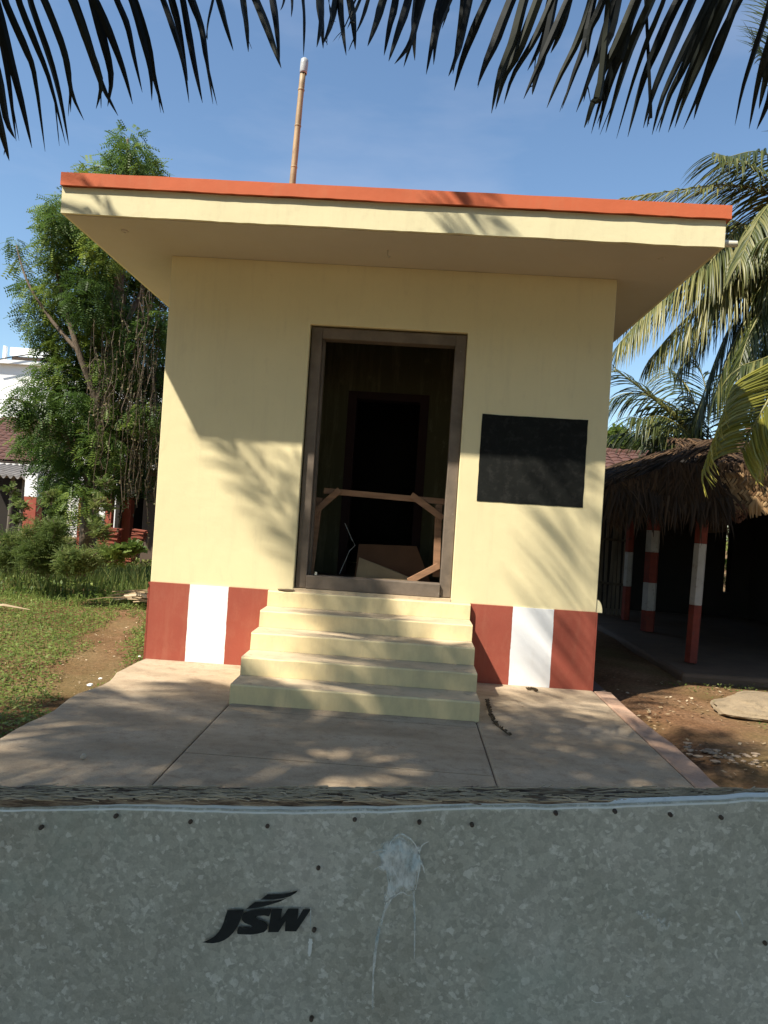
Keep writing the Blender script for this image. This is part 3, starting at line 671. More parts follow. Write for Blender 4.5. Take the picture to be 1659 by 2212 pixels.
pf(palmC, [(1760, 500, 10.6), (1720, 400, 10.4), (1650, 330, 10.2), (1570, 340, 10)], .8, 60, hang=.5, droop=.3, tint=(.0, .6), **tk)
pf(palmC, [(1760, 540, 10.9), (1660, 520, 11.3), (1560, 620, 11.5), (1460, 760, 11.6)], .9, 80, hang=.8, droop=.3, tint=(0, .5), **tk)
pf(palmC, [(1760, 540, 10.9), (1700, 560, 11.2), (1640, 660, 11.4), (1600, 800, 11.5), (1580, 930, 11.5)], .9, 80, hang=.8, droop=.3, tint=(0, .45), **tk)
pf(palmC, [(1760, 560, 10.4), (1680, 620, 9.9), (1620, 720, 9.7), (1590, 820, 9.6)], .8, 70, hang=.8, droop=.3, tint=(.0, .6), **tk)
pf(palmC, [(1790, 520, 10.7), (1745, 340, 10.7), (1700, 200, 10.8), (1688, 60, 11), (1690, -60, 11.2)], .85, 90, hang=.0, droop=.12, tint=(.0, .4), **tk)
for (dx_, dy_, dz_) in ((1350, 690, 10.6), (1390, 620, 10.9), (1450, 560, 10.4), (1470, 790, 10.5), (1520, 640, 11.0), (1540, 870, 10.9), (1590, 560, 9.9), (1620, 930, 10.8), (1570, 470, 10.8), (1630, 640, 9.8), (1600, 760, 10.7)):
    pf(palmC, [(1775, 540, 10.6), (1775+(dx_-1775)*.35, 525+(dy_-540)*.12, (10.6+dz_)/2), (1775+(dx_-1775)*.7, 530+(dy_-540)*.5, dz_), (dx_, dy_, dz_)], .85, 74, hang=.75, droop=.3, tint=(random.uniform(0, .3), random.uniform(.5, 1)), tipdry=random.choice((0, 0, .3)), **tk)
palmD = empty('coconut_palm', tuple(P(1560, 1150, 12)), 'young coconut palm rising behind the tiled roof just right of the cream building', 'palm tree')
palm_trunk(palmD, P(1545, 1150, 12.2), P(1530, 985, 12.2), .13)
pf(palmD, [(1525, 985, 12), (1470, 910, 12), (1400, 850, 12), (1325, 795, 12)], .75, 46, r0=.07, hang=.15, droop=.15, tint=(.1, .7), **tk)
pf(palmD, [(1525, 985, 12), (1480, 900, 12.3), (1420, 860, 12.5), (1350, 850, 12.7), (1290, 880, 12.8)], .8, 44, hang=.7, droop=.25, tint=(0, .4), **tk)
pf(palmD, [(1525, 985, 12), (1480, 930, 11.6), (1430, 900, 11.5), (1380, 905, 11.4)], .75, 34, hang=.95, droop=.25, tint=(.2, .8), **tk)
pf(palmD, [(1525, 985, 12), (1530, 900, 12), (1520, 820, 12.2), (1490, 750, 12.3)], .75, 40, hang=.1, droop=.15, tint=(0, .5), **tk)
pf(palmD, [(1525, 985, 12), (1580, 910, 12), (1610, 860, 12.2), (1660, 830, 12.3)], .75, 40, hang=.3, droop=.2, tint=(0, .5), **tk)
pf(palmD, [(1525, 985, 12.2), (1470, 950, 12.6), (1400, 930, 12.9), (1320, 940, 13)], .75, 46, hang=.5, droop=.2, tint=(0, .35), **tk)
for (dx_, dy_, dz_) in ((1360, 900, 11.6), (1420, 940, 11.4), (1470, 870, 12.4), (1600, 940, 11.8), (1440, 790, 12.6)):
    pf(palmD, [(1525, 985, 12), (1525+(dx_-1525)*.4, 985+(dy_-985)*.7, 12), (dx_, dy_, dz_)], .8, 44, hang=.7, droop=.25, tint=(0, .6), **tk)
palmE = empty('coconut_palm', tuple(P(1860, 1400, 7.5)), 'yellow green coconut frond arching down over the sunlit woven thatch at the right edge', 'palm tree')
palm_trunk(palmE, P(1860, 1420, 7.5), P(1850, 700, 7.5), .12)
def nearfrond(ctrl, leaves, wd):
    R_ = resample([P(*c) for c in ctrl], 30); fo = MB().tube(R_, list(np.linspace(.024, .006, 30)), 8).build('frond', M['rachis'], palmE, smooth=True)
    for lf in leaves:
        t, pts = lf[0], lf[1:]
        root = R_[int(t*29)]; dr = float(np.dot(root-CAM, FF))
        path = resample([root]+[P(x, y, dr-.12*(i+1)*random.uniform(.4, 1.2)) for i, (x, y) in enumerate(pts)], 10)
        pr_ = np.interp(np.linspace(0, 1, 10), [0, .15, .45, .75, .93, 1], [.4, .9, 1, .65, .3, .05])*wd*random.uniform(.8, 1.15)
        nr = unit(CAM-path[5]+rng.normal(0, 2.2, 3)); v, f = strip(path, pr_, nr, .35); tt = random.uniform(0, .6)
        mesh('leaflet', v, f, M['palm_y'], fo, tint=np.repeat(np.linspace(tt, tt+.4, 10), 3))
lv = []
for k in range(44):        # leaflets sweeping left, drooping
    t = .12+.86*k/43; rx_ = 1700-t*100; ry_ = 805+t*175
    ang = 1-t
    lv.append((t, (rx_-45-25*ang, ry_-22+30*t), (rx_-85-25*ang, ry_+8+38*t), (rx_-(112+random.uniform(-12, 15))+45*t, ry_+38+55*t+random.uniform(-10, 14))))
for k in range(40):        # leaflets hanging down on the near side
    t = .10+.88*k/39; rx_ = 1700-t*100; ry_ = 805+t*175
    lv.append((t, (rx_+12, ry_+45-18*t), (rx_+26, ry_+100-48*t), (rx_+36+random.uniform(-12, 12), ry_+165-92*t+random.uniform(-14, 14))))
nearfrond([(1760, 715, 7.3), (1700, 805, 7.0), (1658, 868, 6.9), (1625, 925, 6.9), (1602, 978, 6.9)], lv, .026)
frond(palmE, [P(1850, 700, 7.5), P(1760, 690, 7.4), P(1680, 760, 7.3), P(1600, 790, 7.2)], .6, 34, M['palm'], M['rachis'], hang=.5, droop=.3, segs=5, width=.036, tint=(.1, .8))
frond(palmE, [P(1850, 700, 7.5), P(1790, 560, 7.6), P(1720, 500, 7.7), P(1640, 520, 7.8)], .6, 34, M['palm'], M['rachis'], hang=.6, droop=.3, segs=5, width=.036, tint=(.1, .8))

# ------------------------------------------------------------ scatter tools
def sprays(centers, radii, count, size, leaf_n=7, leaf=(.045, .02), dirdown=.3, wild=False, shell=.35):
    """pinnate sprays filling ellipsoid clumps -> verts, faces, tint"""
    tpl = []
    for k in range(leaf_n):
        t = (k+1)/leaf_n
        for s in (-1, 1):
            base_ = np.array([t*size, 0, -t*t*size*.35]); tip = base_+np.array([leaf[0]*.45, s*leaf[0], -.012]); mid = (base_+tip)/2; pr_ = np.array([.9, -s*.45, 0])*leaf[1]/2
            tpl += [base_, mid+pr_, tip, mid-pr_]
    tpl = np.array(tpl); nt_ = len(tpl)
    wts = np.array([r[0]*r[1]*r[2] for r in radii])**.75; wts = wts/wts.sum()
    idx = rng.choice(len(centers), count, p=wts)
    u = rng.normal(size=(count, 3)); u /= np.linalg.norm(u, axis=1)[:, None]; rad = shell+(1-shell)*rng.random(count)**.5
    pos = np.array(centers)[idx]+u*rad[:, None]*np.array(radii)[idx]
    az = np.arctan2(u[:, 1], u[:, 0])+rng.normal(0, 4 if wild else .9, count); pitch = rng.normal(-dirdown, .45, count); rol = rng.normal(0, .5, count); sc = rng.uniform(.65, 1.3, count)
    ca, sa, cp, sp, cr, sr = np.cos(az), np.sin(az), np.cos(pitch), np.sin(pitch), np.cos(rol), np.sin(rol)
    X = np.stack([ca*cp, sa*cp, sp], 1); Y0 = np.stack([-sa, ca, 0*ca], 1); Z0 = np.cross(X, Y0); Y = Y0*cr[:, None]+Z0*sr[:, None]; Z = np.cross(X, Y)
    V_ = pos[:, None, :]+sc[:, None, None]*(tpl[None, :, 0:1]*X[:, None, :]+tpl[None, :, 1:2]*Y[:, None, :]+tpl[None, :, 2:3]*Z[:, None, :])
    V_ = V_.reshape(-1, 3); F_ = np.arange(len(V_)).reshape(-1, 4)
    ct = rng.random(len(centers))[idx]; T_ = np.clip(ct*.55+rng.random(count)*.45, 0, 1); T_ = np.repeat(T_, nt_)
    return V_, F_, T_

# ------------------------------------------------------------ feathery tree on the left
TD = 13.0
tree = empty('feathery_tree', tuple(on(215, 1195, 2, -.09)*0+P(215, 1165, TD)), 'tall feathery leaved tree draped with dry vines beside the left side of the cream building', 'tree')
def clump(px, py, r, dd_=0, rz=None):
    k = (TD+dd_)/FOC; return P(px, py, TD+dd_), (r*k, r*k*1.0, (rz or r)*k)
cl = [(275, 305, 30), (300, 345, 34), (245, 345, 22), (270, 380, 45), (330, 385, 30), (195, 372, 24), (225, 400, 30), (300, 420, 45),
      (100, 465, 26), (150, 455, 45), (130, 500, 42), (190, 500, 55), (110, 545, 35), (160, 560, 55), (235, 530, 60), (300, 500, 60),
      (30, 535, 20), (45, 570, 18), (65, 620, 30), (100, 640, 42), (150, 640, 60), (80, 680, 40), (200, 640, 60), (270, 620, 70), (330, 600, 50),
      (110, 720, 45), (170, 740, 60), (240, 720, 60), (300, 720, 60), (345, 700, 40), (200, 800, 55), (150, 810, 50), (100, 830, 45), (60, 860, 35), (250, 800, 45), (310, 800, 50),
      (40, 890, 30), (90, 905, 45), (150, 890, 55), (210, 890, 50), (260, 900, 40), (320, 900, 40), (110, 960, 45), (60, 960, 30), (160, 975, 50), (215, 970, 50), (280, 960, 55), (340, 960, 30),
      (130, 1030, 40), (160, 1080, 40), (110, 1060, 30), (185, 1030, 40), (230, 1060, 30), (150, 1130, 45)]
cs, rs = zip(*[clump(a, b, r, random.uniform(-.9, .9)) for a, b, r in cl])
V_, F_, T_ = sprays(cs, rs, 11500, .20, 6, (.052, .024), .35)
tag(mesh('foliage', V_, F_, M['tree'], tree, tint=T_), kind='stuff')
cs2, rs2 = zip(*[clump(a, b, r*.95, 0) for a, b, r in cl[:12]])
V_, F_, T_ = sprays(cs2, rs2, 900, .20, 6, (.052, .024), .3)
tag(mesh('foliage', V_, F_, M['treetop'], tree, tint=T_), kind='stuff')
# darker inner leaves
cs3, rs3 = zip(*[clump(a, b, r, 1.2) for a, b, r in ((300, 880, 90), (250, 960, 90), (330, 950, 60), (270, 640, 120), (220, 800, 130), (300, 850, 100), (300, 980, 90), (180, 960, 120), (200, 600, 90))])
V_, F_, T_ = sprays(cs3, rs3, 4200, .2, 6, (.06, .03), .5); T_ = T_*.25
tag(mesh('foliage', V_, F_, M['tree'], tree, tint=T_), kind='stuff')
def limb(pts, r0, r1, nm='limb'):
    pts = resample([P(*p) for p in pts], 14); MB().tube(pts, list(np.linspace(r0, r1, 14)), 8).build(nm, M['bark'], tree, smooth=True)
limb([(190, 1190, TD), (195, 1050, TD), (225, 900, TD), (250, 740, TD), (262, 560, TD), (272, 400, TD), (276, 300, TD)], .16, .02, 'trunk')
limb([(225, 900, TD), (170, 760, TD-.3), (130, 620, TD-.2), (110, 500, TD)], .07, .015)
limb([(195, 1050, TD), (140, 940, TD-.3), (80, 880, TD-.5), (20, 860, TD-.5)], .06, .012)
limb([(170, 760, TD-.3), (110, 690, TD-.2), (60, 610, TD-.2), (35, 530, TD)], .04, .01)
limb([(250, 740, TD), (310, 620, TD+.2), (340, 520, TD)], .06, .012)
limb([(262, 560, TD), (210, 450, TD), (185, 375, TD), (215, 360, TD)], .04, .01)
limb([(272, 400, TD), (310, 370, TD), (335, 375, TD)], .025, .008)
limb([(225, 900, TD), (280, 860, TD), (330, 800, TD)], .05, .01)
# hanging vines: thin stems with small dry leaves
V_, F_, T_ = [], [], []
vn = MB()
for k in range(150):
    px = random.uniform(200, 368); py = random.uniform(560, 900); ln = random.uniform(120, 330); d = TD+random.uniform(-1.1, .6)
    if px > 350: d = TD+.3
    p = P(px, py, d); L_ = ln*d/FOC; pts = [p+np.array([random.gauss(0, .03), random.gauss(0, .03), -L_*t]) for t in np.linspace(0, 1, 7)]
    vn.tube(pts, .006, 4, cap=False)
    for q in range(int(ln/7)):
        t = random.random()*6; i = min(int(t), 5); c = pts[i]+(pts[i+1]-pts[i])*(t-i); a = rng.normal(0, 1, 3); a = unit(a)*.045; b_ = unit(np.cross(a, rng.normal(0, 1, 3)))*.018
        o_ = len(V_); V_ += [c, c+a*.5+b_, c+a, c+a*.5-b_]; F_.append((o_, o_+1, o_+2, o_+3)); T_ += [random.random()]*4
tag(vn.build('vine_stems', plain('vine_stem', (.10, .07, .045)), tree), kind='stuff')
tag(mesh('vine_leaves', np.array(V_), np.array(F_), M['vine'], tree, tint=T_), kind='stuff')

# ------------------------------------------------------------ unseen trees added behind the viewer to shade the gate and cut sky light
def broadtree(x, y, h, r, label, n, trunk=.16):
    t = empty('blocker_tree', (x, y, -.1), label, 'tree')
    MB().tube([(x, y, -.1), (x+.1, y, h*.35), (x-.05, y+.1, h*.7)], [trunk, trunk*.8, trunk*.4], 8).build('trunk', M['bark'], t, smooth=True)
    cs, rs = [], []
    for k in range(9):
        a = random.uniform(0, 6.28); q = random.uniform(0, .7)*r; cs.append(np.array([x+math.cos(a)*q, y+math.sin(a)*q, h*random.uniform(.5, .85)])); rr_ = r*random.uniform(.42, .62); rs.append((rr_, rr_, rr_*.8))
    V_, F_, T_ = sprays(cs, rs, n, .3, 4, (.14, .09), .2, shell=.2); tag(mesh('foliage', V_, F_, M['tree'], t, tint=T_), kind='stuff')
broadtree(-.15, -8.1, 6.3, 1.5, 'unseen broad tree added left of the viewer to shade the gate', 2000)
for i, (x, y, h, r) in enumerate(((-9, -12, 9, 3.6), (-5.5, -13.5, 10.5, 4), (-1, -12.5, 10.5, 4), (3.5, -12.5, 10.5, 4), (8, -11.5, 10.5, 4), (12, -8, 9, 3.6), (-13, -8, 9, 3.6))):
    broadtree(x, y, h, r, 'unseen leafy tree %s added behind the viewer to block sky light' % ('first', 'second', 'third', 'fourth', 'fifth', 'sixth', 'last')[i], 3200, .25)

# ------------------------------------------------------------ left background: white house, tiled house, sheds
wh = empty('white_house', tuple(on(60, 1100, 1, 19.5)), 'whitewashed two storey house with a flat roof rising behind the tree at the left edge', 'house')
q0 = on(-260, 1080, 1, 20); q1 = on(400, 1080, 1, 20); ztop = on(0, 786, 1, 20)[2]
MB().box(q0[0], q1[0]+3, 20, 27, -.1, ztop).build('wall', M['whitewash'], wh)
MB().box(q0[0]-.1, q1[0]+3.1, 19.8, 27.1, ztop+.002, ztop+.14).build('roof', M['whitewash'], wh)
a = on(8, 778, 1, 21.2); b = on(85, 778, 1, 21.2); zt = on(10, 748, 1, 21.2)[2]
MB().box(a[0], a[0]+.10, 21.1, 21.25, ztop+.14, zt).build('parapet', M['whitewash'], wh)
MB().box(a[0]+.22, b[0]+.7, 21.2, 21.35, zt-.33, zt-.02).build('parapet', M['whitewash'], wh)
MB().box(a[0]+.22, b[0]+.9, 21.36, 23.5, ztop+.142, zt-.34).build('roof_room', M['dark'], wh)
MB().tube([on(-20, 780, 1, 19.7)+np.array([0, 0, 0])]+[on(x, y, 1, 19.7) for x, y in ((20, 772), (60, 766), (100, 768), (130, 790))], .02, 6).build('cable', M['darker'], wh)

TILEME = None
def tile_mesh():
    global TILEME
    if TILEME is None:
        v = []; f = []; n = 7; w_, l_ = .235, .30
        for j, y in enumerate((0, l_)):
            for i in range(n):
                x = w_*i/(n-1); z = .028*math.sin(math.pi*i/(n-1))**.7*(1 if i not in (0, n-1) else 0)+(.018 if j == 0 else 0); v.append((x, y, z))
        for i in range(n): x, y, z = v[i]; v.append((x, y, z-.016))
        f = [(i, i+1, n+i+1, n+i) for i in range(n-1)]+[(i+1, i, 2*n+i, 2*n+i+1) for i in range(n-1)]
        me = bpy.data.meshes.new('tile'); me.from_pydata(v, [], f); me.update(); me.materials.append(M['tile']); TILEME = me
    return TILEME
def tiles(parent, org, ux, slope, ncol, nrow, skip=lambda i, j: False, cw=.24, rl=.25):
    ux = Vector(ux).normalized(); sl = Vector(slope).normalized(); nn = ux.cross(sl).normalized()
    off = Vector((0, 0, 0)); p = parent
    while p is not None: off += Vector(p.location); p = p.parent
    for j in range(nrow):
        for i in range(ncol):
            if skip(i, j): continue
            o = bpy.data.objects.new('tile', tile_mesh()); COL.objects.link(o); o.parent = parent
            pos = Vector(org)+ux*(i*cw+random.uniform(-.008, .008))+sl*(j*rl+random.uniform(-.012, .012))+nn*(.012*j*0+random.uniform(0, .006))
            mt_ = Matrix((ux, sl, nn)).transposed().to_4x4(); rot = mt_.to_euler(); o.rotation_euler = (rot.x, rot.y, rot.z+random.uniform(-.02, .02)); o.location = pos-off
def slope_slab(name, org, ux, sl, w_, l_, th, mat, parent):
    org = Vector(org); ux = Vector(ux).normalized(); sl = Vector(sl).normalized(); nn = ux.cross(sl).normalized()
    q = [org, org+ux*w_, org+ux*w_+sl*l_, org+sl*l_]
    return MB().add([*q, *[p-nn*th for p in q]], [(0, 1, 2, 3), (7, 6, 5, 4), (0, 4, 5, 1), (1, 5, 6, 2), (2, 6, 7, 3), (3, 7, 4, 0)]).build(name, mat, parent)
def corrugated(name, org, ux, sl, w_, l_, mat, parent, pitch=.19, amp=.045, nj=6, rag=.0):
    org = Vector(org); ux = Vector(ux).normalized(); sl = Vector(sl).normalized(); nn = ux.cross(sl).normalized()
    n = int(w_/pitch*8); v = []; f = []
    for i in range(n+1):
        s = w_*i/n; z = amp*math.sin(2*math.pi*s/pitch)
        for j in range(nj+1):
            t = l_*j/nj; e = rag*noise.noise(Vector((s*3, 0, 0))) if j == 0 else 0
            v.append(org+ux*s+sl*(t+e)+nn*(z+.03*noise.noise(Vector((s*.8, t*.8, 5)))))
    m_ = nj+1
    for i in range(n):
        for j in range(nj): f.append((i*m_+j, (i+1)*m_+j, (i+1)*m_+j+1, i*m_+j+1))
    o = MB().add(v, f).build(name, mat, parent, smooth=True); s = o.modifiers.new('s', 'SOLIDIFY'); s.thickness = .008; return o
YT = 13.5
th = empty('tiled_house', tuple(on(0, 1130, 1, YT+1)), 'old house with a red clay tile roof and grey corrugated awning at the left edge', 'house')
e0 = on(-140, 985, 1, YT+1.1); e1 = on(118, 980, 1, YT+1.1)
r0_ = on(-140, 893, 1, YT+4.5)
slv = (0, 3.4, r0_[2]-e0[2])
slope_slab('roof_deck', (e0[0], YT+1.1, e0[2]-.03), (1, 0, 0), slv, e1[0]-e0[0]+.4, math.hypot(slv[1], slv[2]), .05, M['dark'], th)
tiles(th, (e0[0], YT+1.1, e0[2]), (1, 0, 0), slv, int((e1[0]-e0[0]+.4)/.24), int(math.hypot(slv[1], slv[2])/.25))
c0 = on(-140, 1020, 1, YT-.8); c1 = on(118, 1002, 1, YT-.8)
corrugated('awning', (c0[0], YT-.8, c0[2]), (1, 0, 0), (0, 1.9, e0[2]-.12-c0[2]), c1[0]-c0[0], math.hypot(1.9, e0[2]-.12-c0[2]), M['corr'], th)
MB().box(e0[0], e1[0]+.2, YT+1.5, YT+1.7, -.1, e0[2]-.1).build('wall', M['darker'], th)  # blackened to carry the shade under the awning
for px in (-60, 20, 45):
    a = on(px, 1100, 1, YT-.4); MB().tube([(a[0], YT-.4, -.1), (a[0]+.05, YT-.4, c0[2]+.05)], .05, 8).build('post', M['slat'], th)

def pillar(px, ptop, psplit, wpx, y, label, grp=None, name='painted_pillar', rock_=True):
    c = on(px, ptop, 1, y); s = on(px, psplit, 1, y); w_ = wpx/FOC*(y-CAM[1]); t = empty(name, (c[0], y, -.1), label, 'pillar', grp)
    def shaft(z0, z1, mat, nm, xx=0):
        v = []; f = []; n = 14
        for i in range(n):
            z = z0+(z1-z0)*i/(n-1)
            for k, (sx, sy) in enumerate(((-1, -1), (1, -1), (1, 1), (-1, 1))):
                r = 1+.06*noise.noise(Vector((px, z*9, k))) if rock_ else 1
                v.append((c[0]+sx*w_/2*r, y+sy*w_/2*r, z))
        for i in range(n-1):
            for k in range(4): f.append((i*4+k, i*4+(k+1) % 4, (i+1)*4+(k+1) % 4, (i+1)*4+k))
        f.append((3, 2, 1, 0)); f.append(tuple((n-1)*4+k for k in range(4)))
        MB().add(v, f).build(nm, mat, t, .01)
    shaft(s[2]+.001, c[2], M['white'], 'upper_shaft'); shaft(-.12, s[2], M['red'], 'lower_shaft')
    return t, c, s, w_
pillar(76, 1022, 1074, 28, 12.2, 'stone pillar painted white over red, leftmost of the row, below the grey awning')
pillar(189, 1031, 1074, 22, 12.2, 'white over red stone pillar in creepers between the tree trunk and the dark shed')
sh = empty('storage_shed', tuple(on(280, 1180, 1, 11)), 'low dark shed under a sagging corrugated roof beside the cream building', 'shed')
z_ = on(270, 1005, 1, 9.8)[2]; xl = on(200, 1000, 1, 9.8)[0]; xr = .6
corrugated('roof', (xl, 9.6, z_-.02), (1, 0, 0.0), (0, 3.2, .42), xr-xl, 3.2, M['corr'], sh, rag=.15)
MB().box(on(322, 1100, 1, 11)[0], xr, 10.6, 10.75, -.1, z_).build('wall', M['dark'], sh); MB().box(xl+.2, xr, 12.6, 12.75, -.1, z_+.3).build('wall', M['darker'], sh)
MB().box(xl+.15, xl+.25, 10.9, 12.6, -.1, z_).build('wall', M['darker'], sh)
pillar(243, 1014, 1068, 15, 10.6, 'narrow white over red pillar carrying the left end of the shed roof', name='painted_pillar')
pillar(281, 1036, 1074, 20, 11.2, 'short white topped pillar standing in the shade under the shed roof')
# stack of red tiles
stx = on(245, 1185, 1, 9.6); stk = empty('tile_stack', (stx[0], 9.6, -.09), 'untidy stack of flat red roof tiles in front of the shed', 'tile stack')
tm = None
mt_s = plain('stacked_tile', (.22, .055, .03), .35, 6)
for i in range(26):
    for c in range(3):
        if tm is None:
            o = MB().box(-.14, .14, -.1, .1, 0, .026).build('tile', mt_s, stk); tm = o.data
        else:
            o = bpy.data.objects.new('tile', tm); COL.objects.link(o); o.parent = stk
        if i > 21 and c == 2: z__ = 0
        o.location = ((c-1)*.30+random.uniform(-.03, .03)+(.012*i if c == 2 else 0), random.uniform(-.03, .03), .05+i*.031); o.rotation_euler = (random.uniform(-.05, .05), random.uniform(-.09, .09), random.uniform(-.25, .25))
p_ = on(302, 1207, 2, -.03); rock('stone', (p_[0], p_[1], 0.02), (.13, .1, .13), M['stone'], 'pale rounded stone in the grass by the back left corner of the building', 'stone', 1)

# dry palm leaf pile
pc = on(285, 1300, 2, -.02); V_, F_, T_ = [], [], []
pile = MB()
for k in range(90):
    c = np.array([pc[0]+random.gauss(.35, .22), pc[1]+random.gauss(.1, .16), .0+abs(random.gauss(0, .05))]); a = random.gauss(.1, .35); L_ = random.uniform(.3, .8)
    d = np.array([math.cos(a), math.sin(a), random.gauss(0, .05)]); path = [c-d*L_/2, c-d*L_/6+np.array([0, 0, .03]), c+d*L_/4+np.array([0, 0, .02]), c+d*L_/2]
    v, f = strip(path, [.02, .035, .03, .006], np.array([random.gauss(0, .4), random.gauss(0, .4), 1])); o_ = len(V_); V_ += v; F_ += [tuple(a_+o_ for a_ in q) for q in f]; T_ += [random.random()]*len(v)
tag(mesh('dry_frond_pile', np.array(V_), np.array(F_), M['dry'], tint=T_), 'heap of pale dry palm leaves on the grass against the left side of the building', 'dry leaves')
for px, py, s in ((8, 1318, .12),):
    c = on(px, py, 2, -.04); MB_ = strip([c+np.array([-.25, 0, .03]), c+np.array([0, 0, .06]), c+np.array([.3, .05, .02])], [.05, .08, .02], (0, 0, 1)); tag(mesh('dry_leaf', MB_[0], MB_[1], M['dry'], tint=[.6]*9), 'single curled dry leaf lying in the grass at the left edge', 'dry leaf')

# ------------------------------------------------------------ weeds and grass on the left
def cover(n, region, size, mat, name, h=(.01, .05), lw=(.022, .03), mask=None, up=.5):
    X = []; cnt = 0
    xs = rng.uniform(region[0], region[1], n*3); ys = rng.uniform(region[2], region[3], n*3)
    keep = [i for i in range(n*3) if mask is None or mask(xs[i], ys[i])][:n]
    xs = xs[keep]; ys = ys[keep]; n = len(xs)
    z = np.array([gz(x, y) for x, y in zip(xs, ys)])+rng.uniform(h[0], h[1], n)
    az = rng.uniform(0, 6.28, n); el = rng.uniform(-.2, up, n); l = rng.uniform(*lw, n)*size; w_ = l*rng.uniform(.35, .6, n)
    d = np.stack([np.cos(az)*np.cos(el), np.sin(az)*np.cos(el), np.sin(el)], 1); s = np.stack([-np.sin(az), np.cos(az), rng.normal(0, .4, n)], 1)
    c = np.stack([xs, ys, z], 1)
    V_ = np.stack([c, c+d*(l*.5)[:, None]+s*(w_/2)[:, None], c+d*l[:, None], c+d*(l*.5)[:, None]-s*(w_/2)[:, None]], 1).reshape(-1, 3)
    T_ = np.repeat(np.clip(rng.random(n)*.6+.4*np.array([noise.noise(Vector((x*1.3, y*1.3, 0)))*.8+.5 for x, y in zip(xs, ys)]), 0, 1), 4)
    return tag(mesh(name, V_, np.arange(len(V_)).reshape(-1, 4), mat, tint=T_), kind='stuff')
def dens(x, y):
    a = noise.noise(Vector((x*1.1, y*1.1, 0)))+.5*noise.noise(Vector((x*3.2, y*3.2, 5)))
    bare = 0
    dpath = abs((x+.55)-(-.28*(y-.2)))     # bare path beside the apron
    if -1.6 < y < 3.2: bare = max(0, 1-dpath/.42)*1.35
    if y < -1.55: bare *= .2
    return a+.95-bare > random.random()*.6
def mk(x, y): return x < -.06 and dens(x, y)
cover(80000, (-7, -.02, -3.2, 4.5), 1.0, M['grass'], 'grass', (.0, .05), (.025, .045), mk)
cover(34000, (-10, .5, 4.0, 14), 1.5, M['grass'], 'grass', (.0, .12), (.03, .06), lambda x, y: (x < 0 or y > 5) and random.random() < .9, 1.2)
# grass blades
def blades(n, region, hh, mat, name, mask, wd=.006, lean=.35):
    xs = rng.uniform(region[0], region[1], n*3); ys = rng.uniform(region[2], region[3], n*3)
    keep = [i for i in range(n*3) if mask(xs[i], ys[i])][:n]; xs = xs[keep]; ys = ys[keep]; n = len(xs)
    z = np.array([gz(x, y) for x, y in zip(xs, ys)]); h = rng.uniform(*hh, n); lx = rng.normal(0, lean, n)*h; ly = rng.normal(0, lean, n)*h; a = rng.uniform(0, 3.14, n)
    s = np.stack([np.cos(a)*wd, np.sin(a)*wd, 0*a], 1); c = np.stack([xs, ys, z], 1); m_ = c+np.stack([lx*.4, ly*.4, h*.6], 1); t_ = c+np.stack([lx, ly, h], 1)
    V_ = np.stack([c-s, c+s, m_+s*.7, m_-s*.7, t_], 1).reshape(-1, 3)
    b5 = np.arange(n)*5; F_ = np.concatenate([np.stack([b5, b5+1, b5+2], 1), np.stack([b5, b5+2, b5+3], 1), np.stack([b5+3, b5+2, b5+4], 1)])
    return tag(mesh(name, V_, F_, mat, tint=np.repeat(rng.random(n), 5)), kind='stuff')
blades(14000, (-8, -.02, 3.4, 9.5), (.04, .15), M['grass'], 'grass', lambda x, y: x < -.05 and random.random() < .8)
blades(6000, (-5, -.05, -3, 3), (.03, .09), M['grass'], 'grass', mk, .004)
blades(5200, (-9, -.6, 4.2, 6.8), (.16, .50), M['weed'], 'tall_grass', lambda x, y: noise.noise(Vector((x*.9, y*.9, 6))) > -.15, .008, .3)
# weedy bushes
def bush(name, pxs, d, label, n, size=.11, mat='weed', grp=None, leafn=5, lf=(.045, .03), cat='weeds'):
    cs, rs = zip(*[(P(a, b, d+random.uniform(-.4, .4)), (r*d/FOC, r*d/FOC, r*d/FOC)) for a, b, r in pxs])
    t = empty(name, tuple(P(pxs[0][0], pxs[0][1]+pxs[0][2], d)), label, cat, grp)
    V_, F_, T_ = sprays(cs, rs, n, size, leafn, lf, -.6 if cat == 'weeds' else -.1, shell=.05, wild=True); tag(mesh('foliage', V_, F_, M[mat], t, tint=T_), kind='stuff')
    sm = MB()
    for c, r in zip(cs, rs):
        for k in range(7):
            a = c+np.array([random.gauss(0, .3)*r[0], random.gauss(0, .3)*r[1], -r[2]*1.1]); sm.tube([a, a+np.array([random.gauss(0, .3)*r[0], 0, r[2]]), a+np.array([random.gauss(0, .6)*r[0], 0, 2*r[2]])], .006, 4, cap=False)
    tag(sm.build('stems', M['bark'], t), kind='stuff'); return t
bush('weed_clump', [(100, 1170, 28), (70, 1200, 34), (118, 1140, 20), (15, 1205, 32), (35, 1172, 20), (100, 1215, 30), (128, 1185, 24), (60, 1155, 14), (85, 1138, 12), (10, 1165, 14), (140, 1205, 22)], 11.0, 'big bushy weed clump below the leftmost white and red pillar', 5200, .13, lf=(.021, .012), leafn=6)
bush('weed_clump', [(150, 1215, 30), (185, 1215, 26), (220, 1200, 22)], 10.5, 'lower leafy weeds in front of the tile stack', 1700, .10, lf=(.020, .012), leafn=6)
bush('weed_clump', [(265, 1195, 14), (285, 1190, 14), (250, 1200, 14)], 10.2, 'small broad leaved seedlings before the dark shed wall', 160, .09, 'grass', lf=(.07, .05), leafn=3)
bush('creeper', [(212, 1090, 13), (228, 1045, 12), (208, 1130, 15), (222, 1070, 10), (236, 1100, 9), (216, 1150, 16)], 11.6, 'creeper climbing over the pillars at the left end of the shed', 420, .1, lf=(.032, .022))
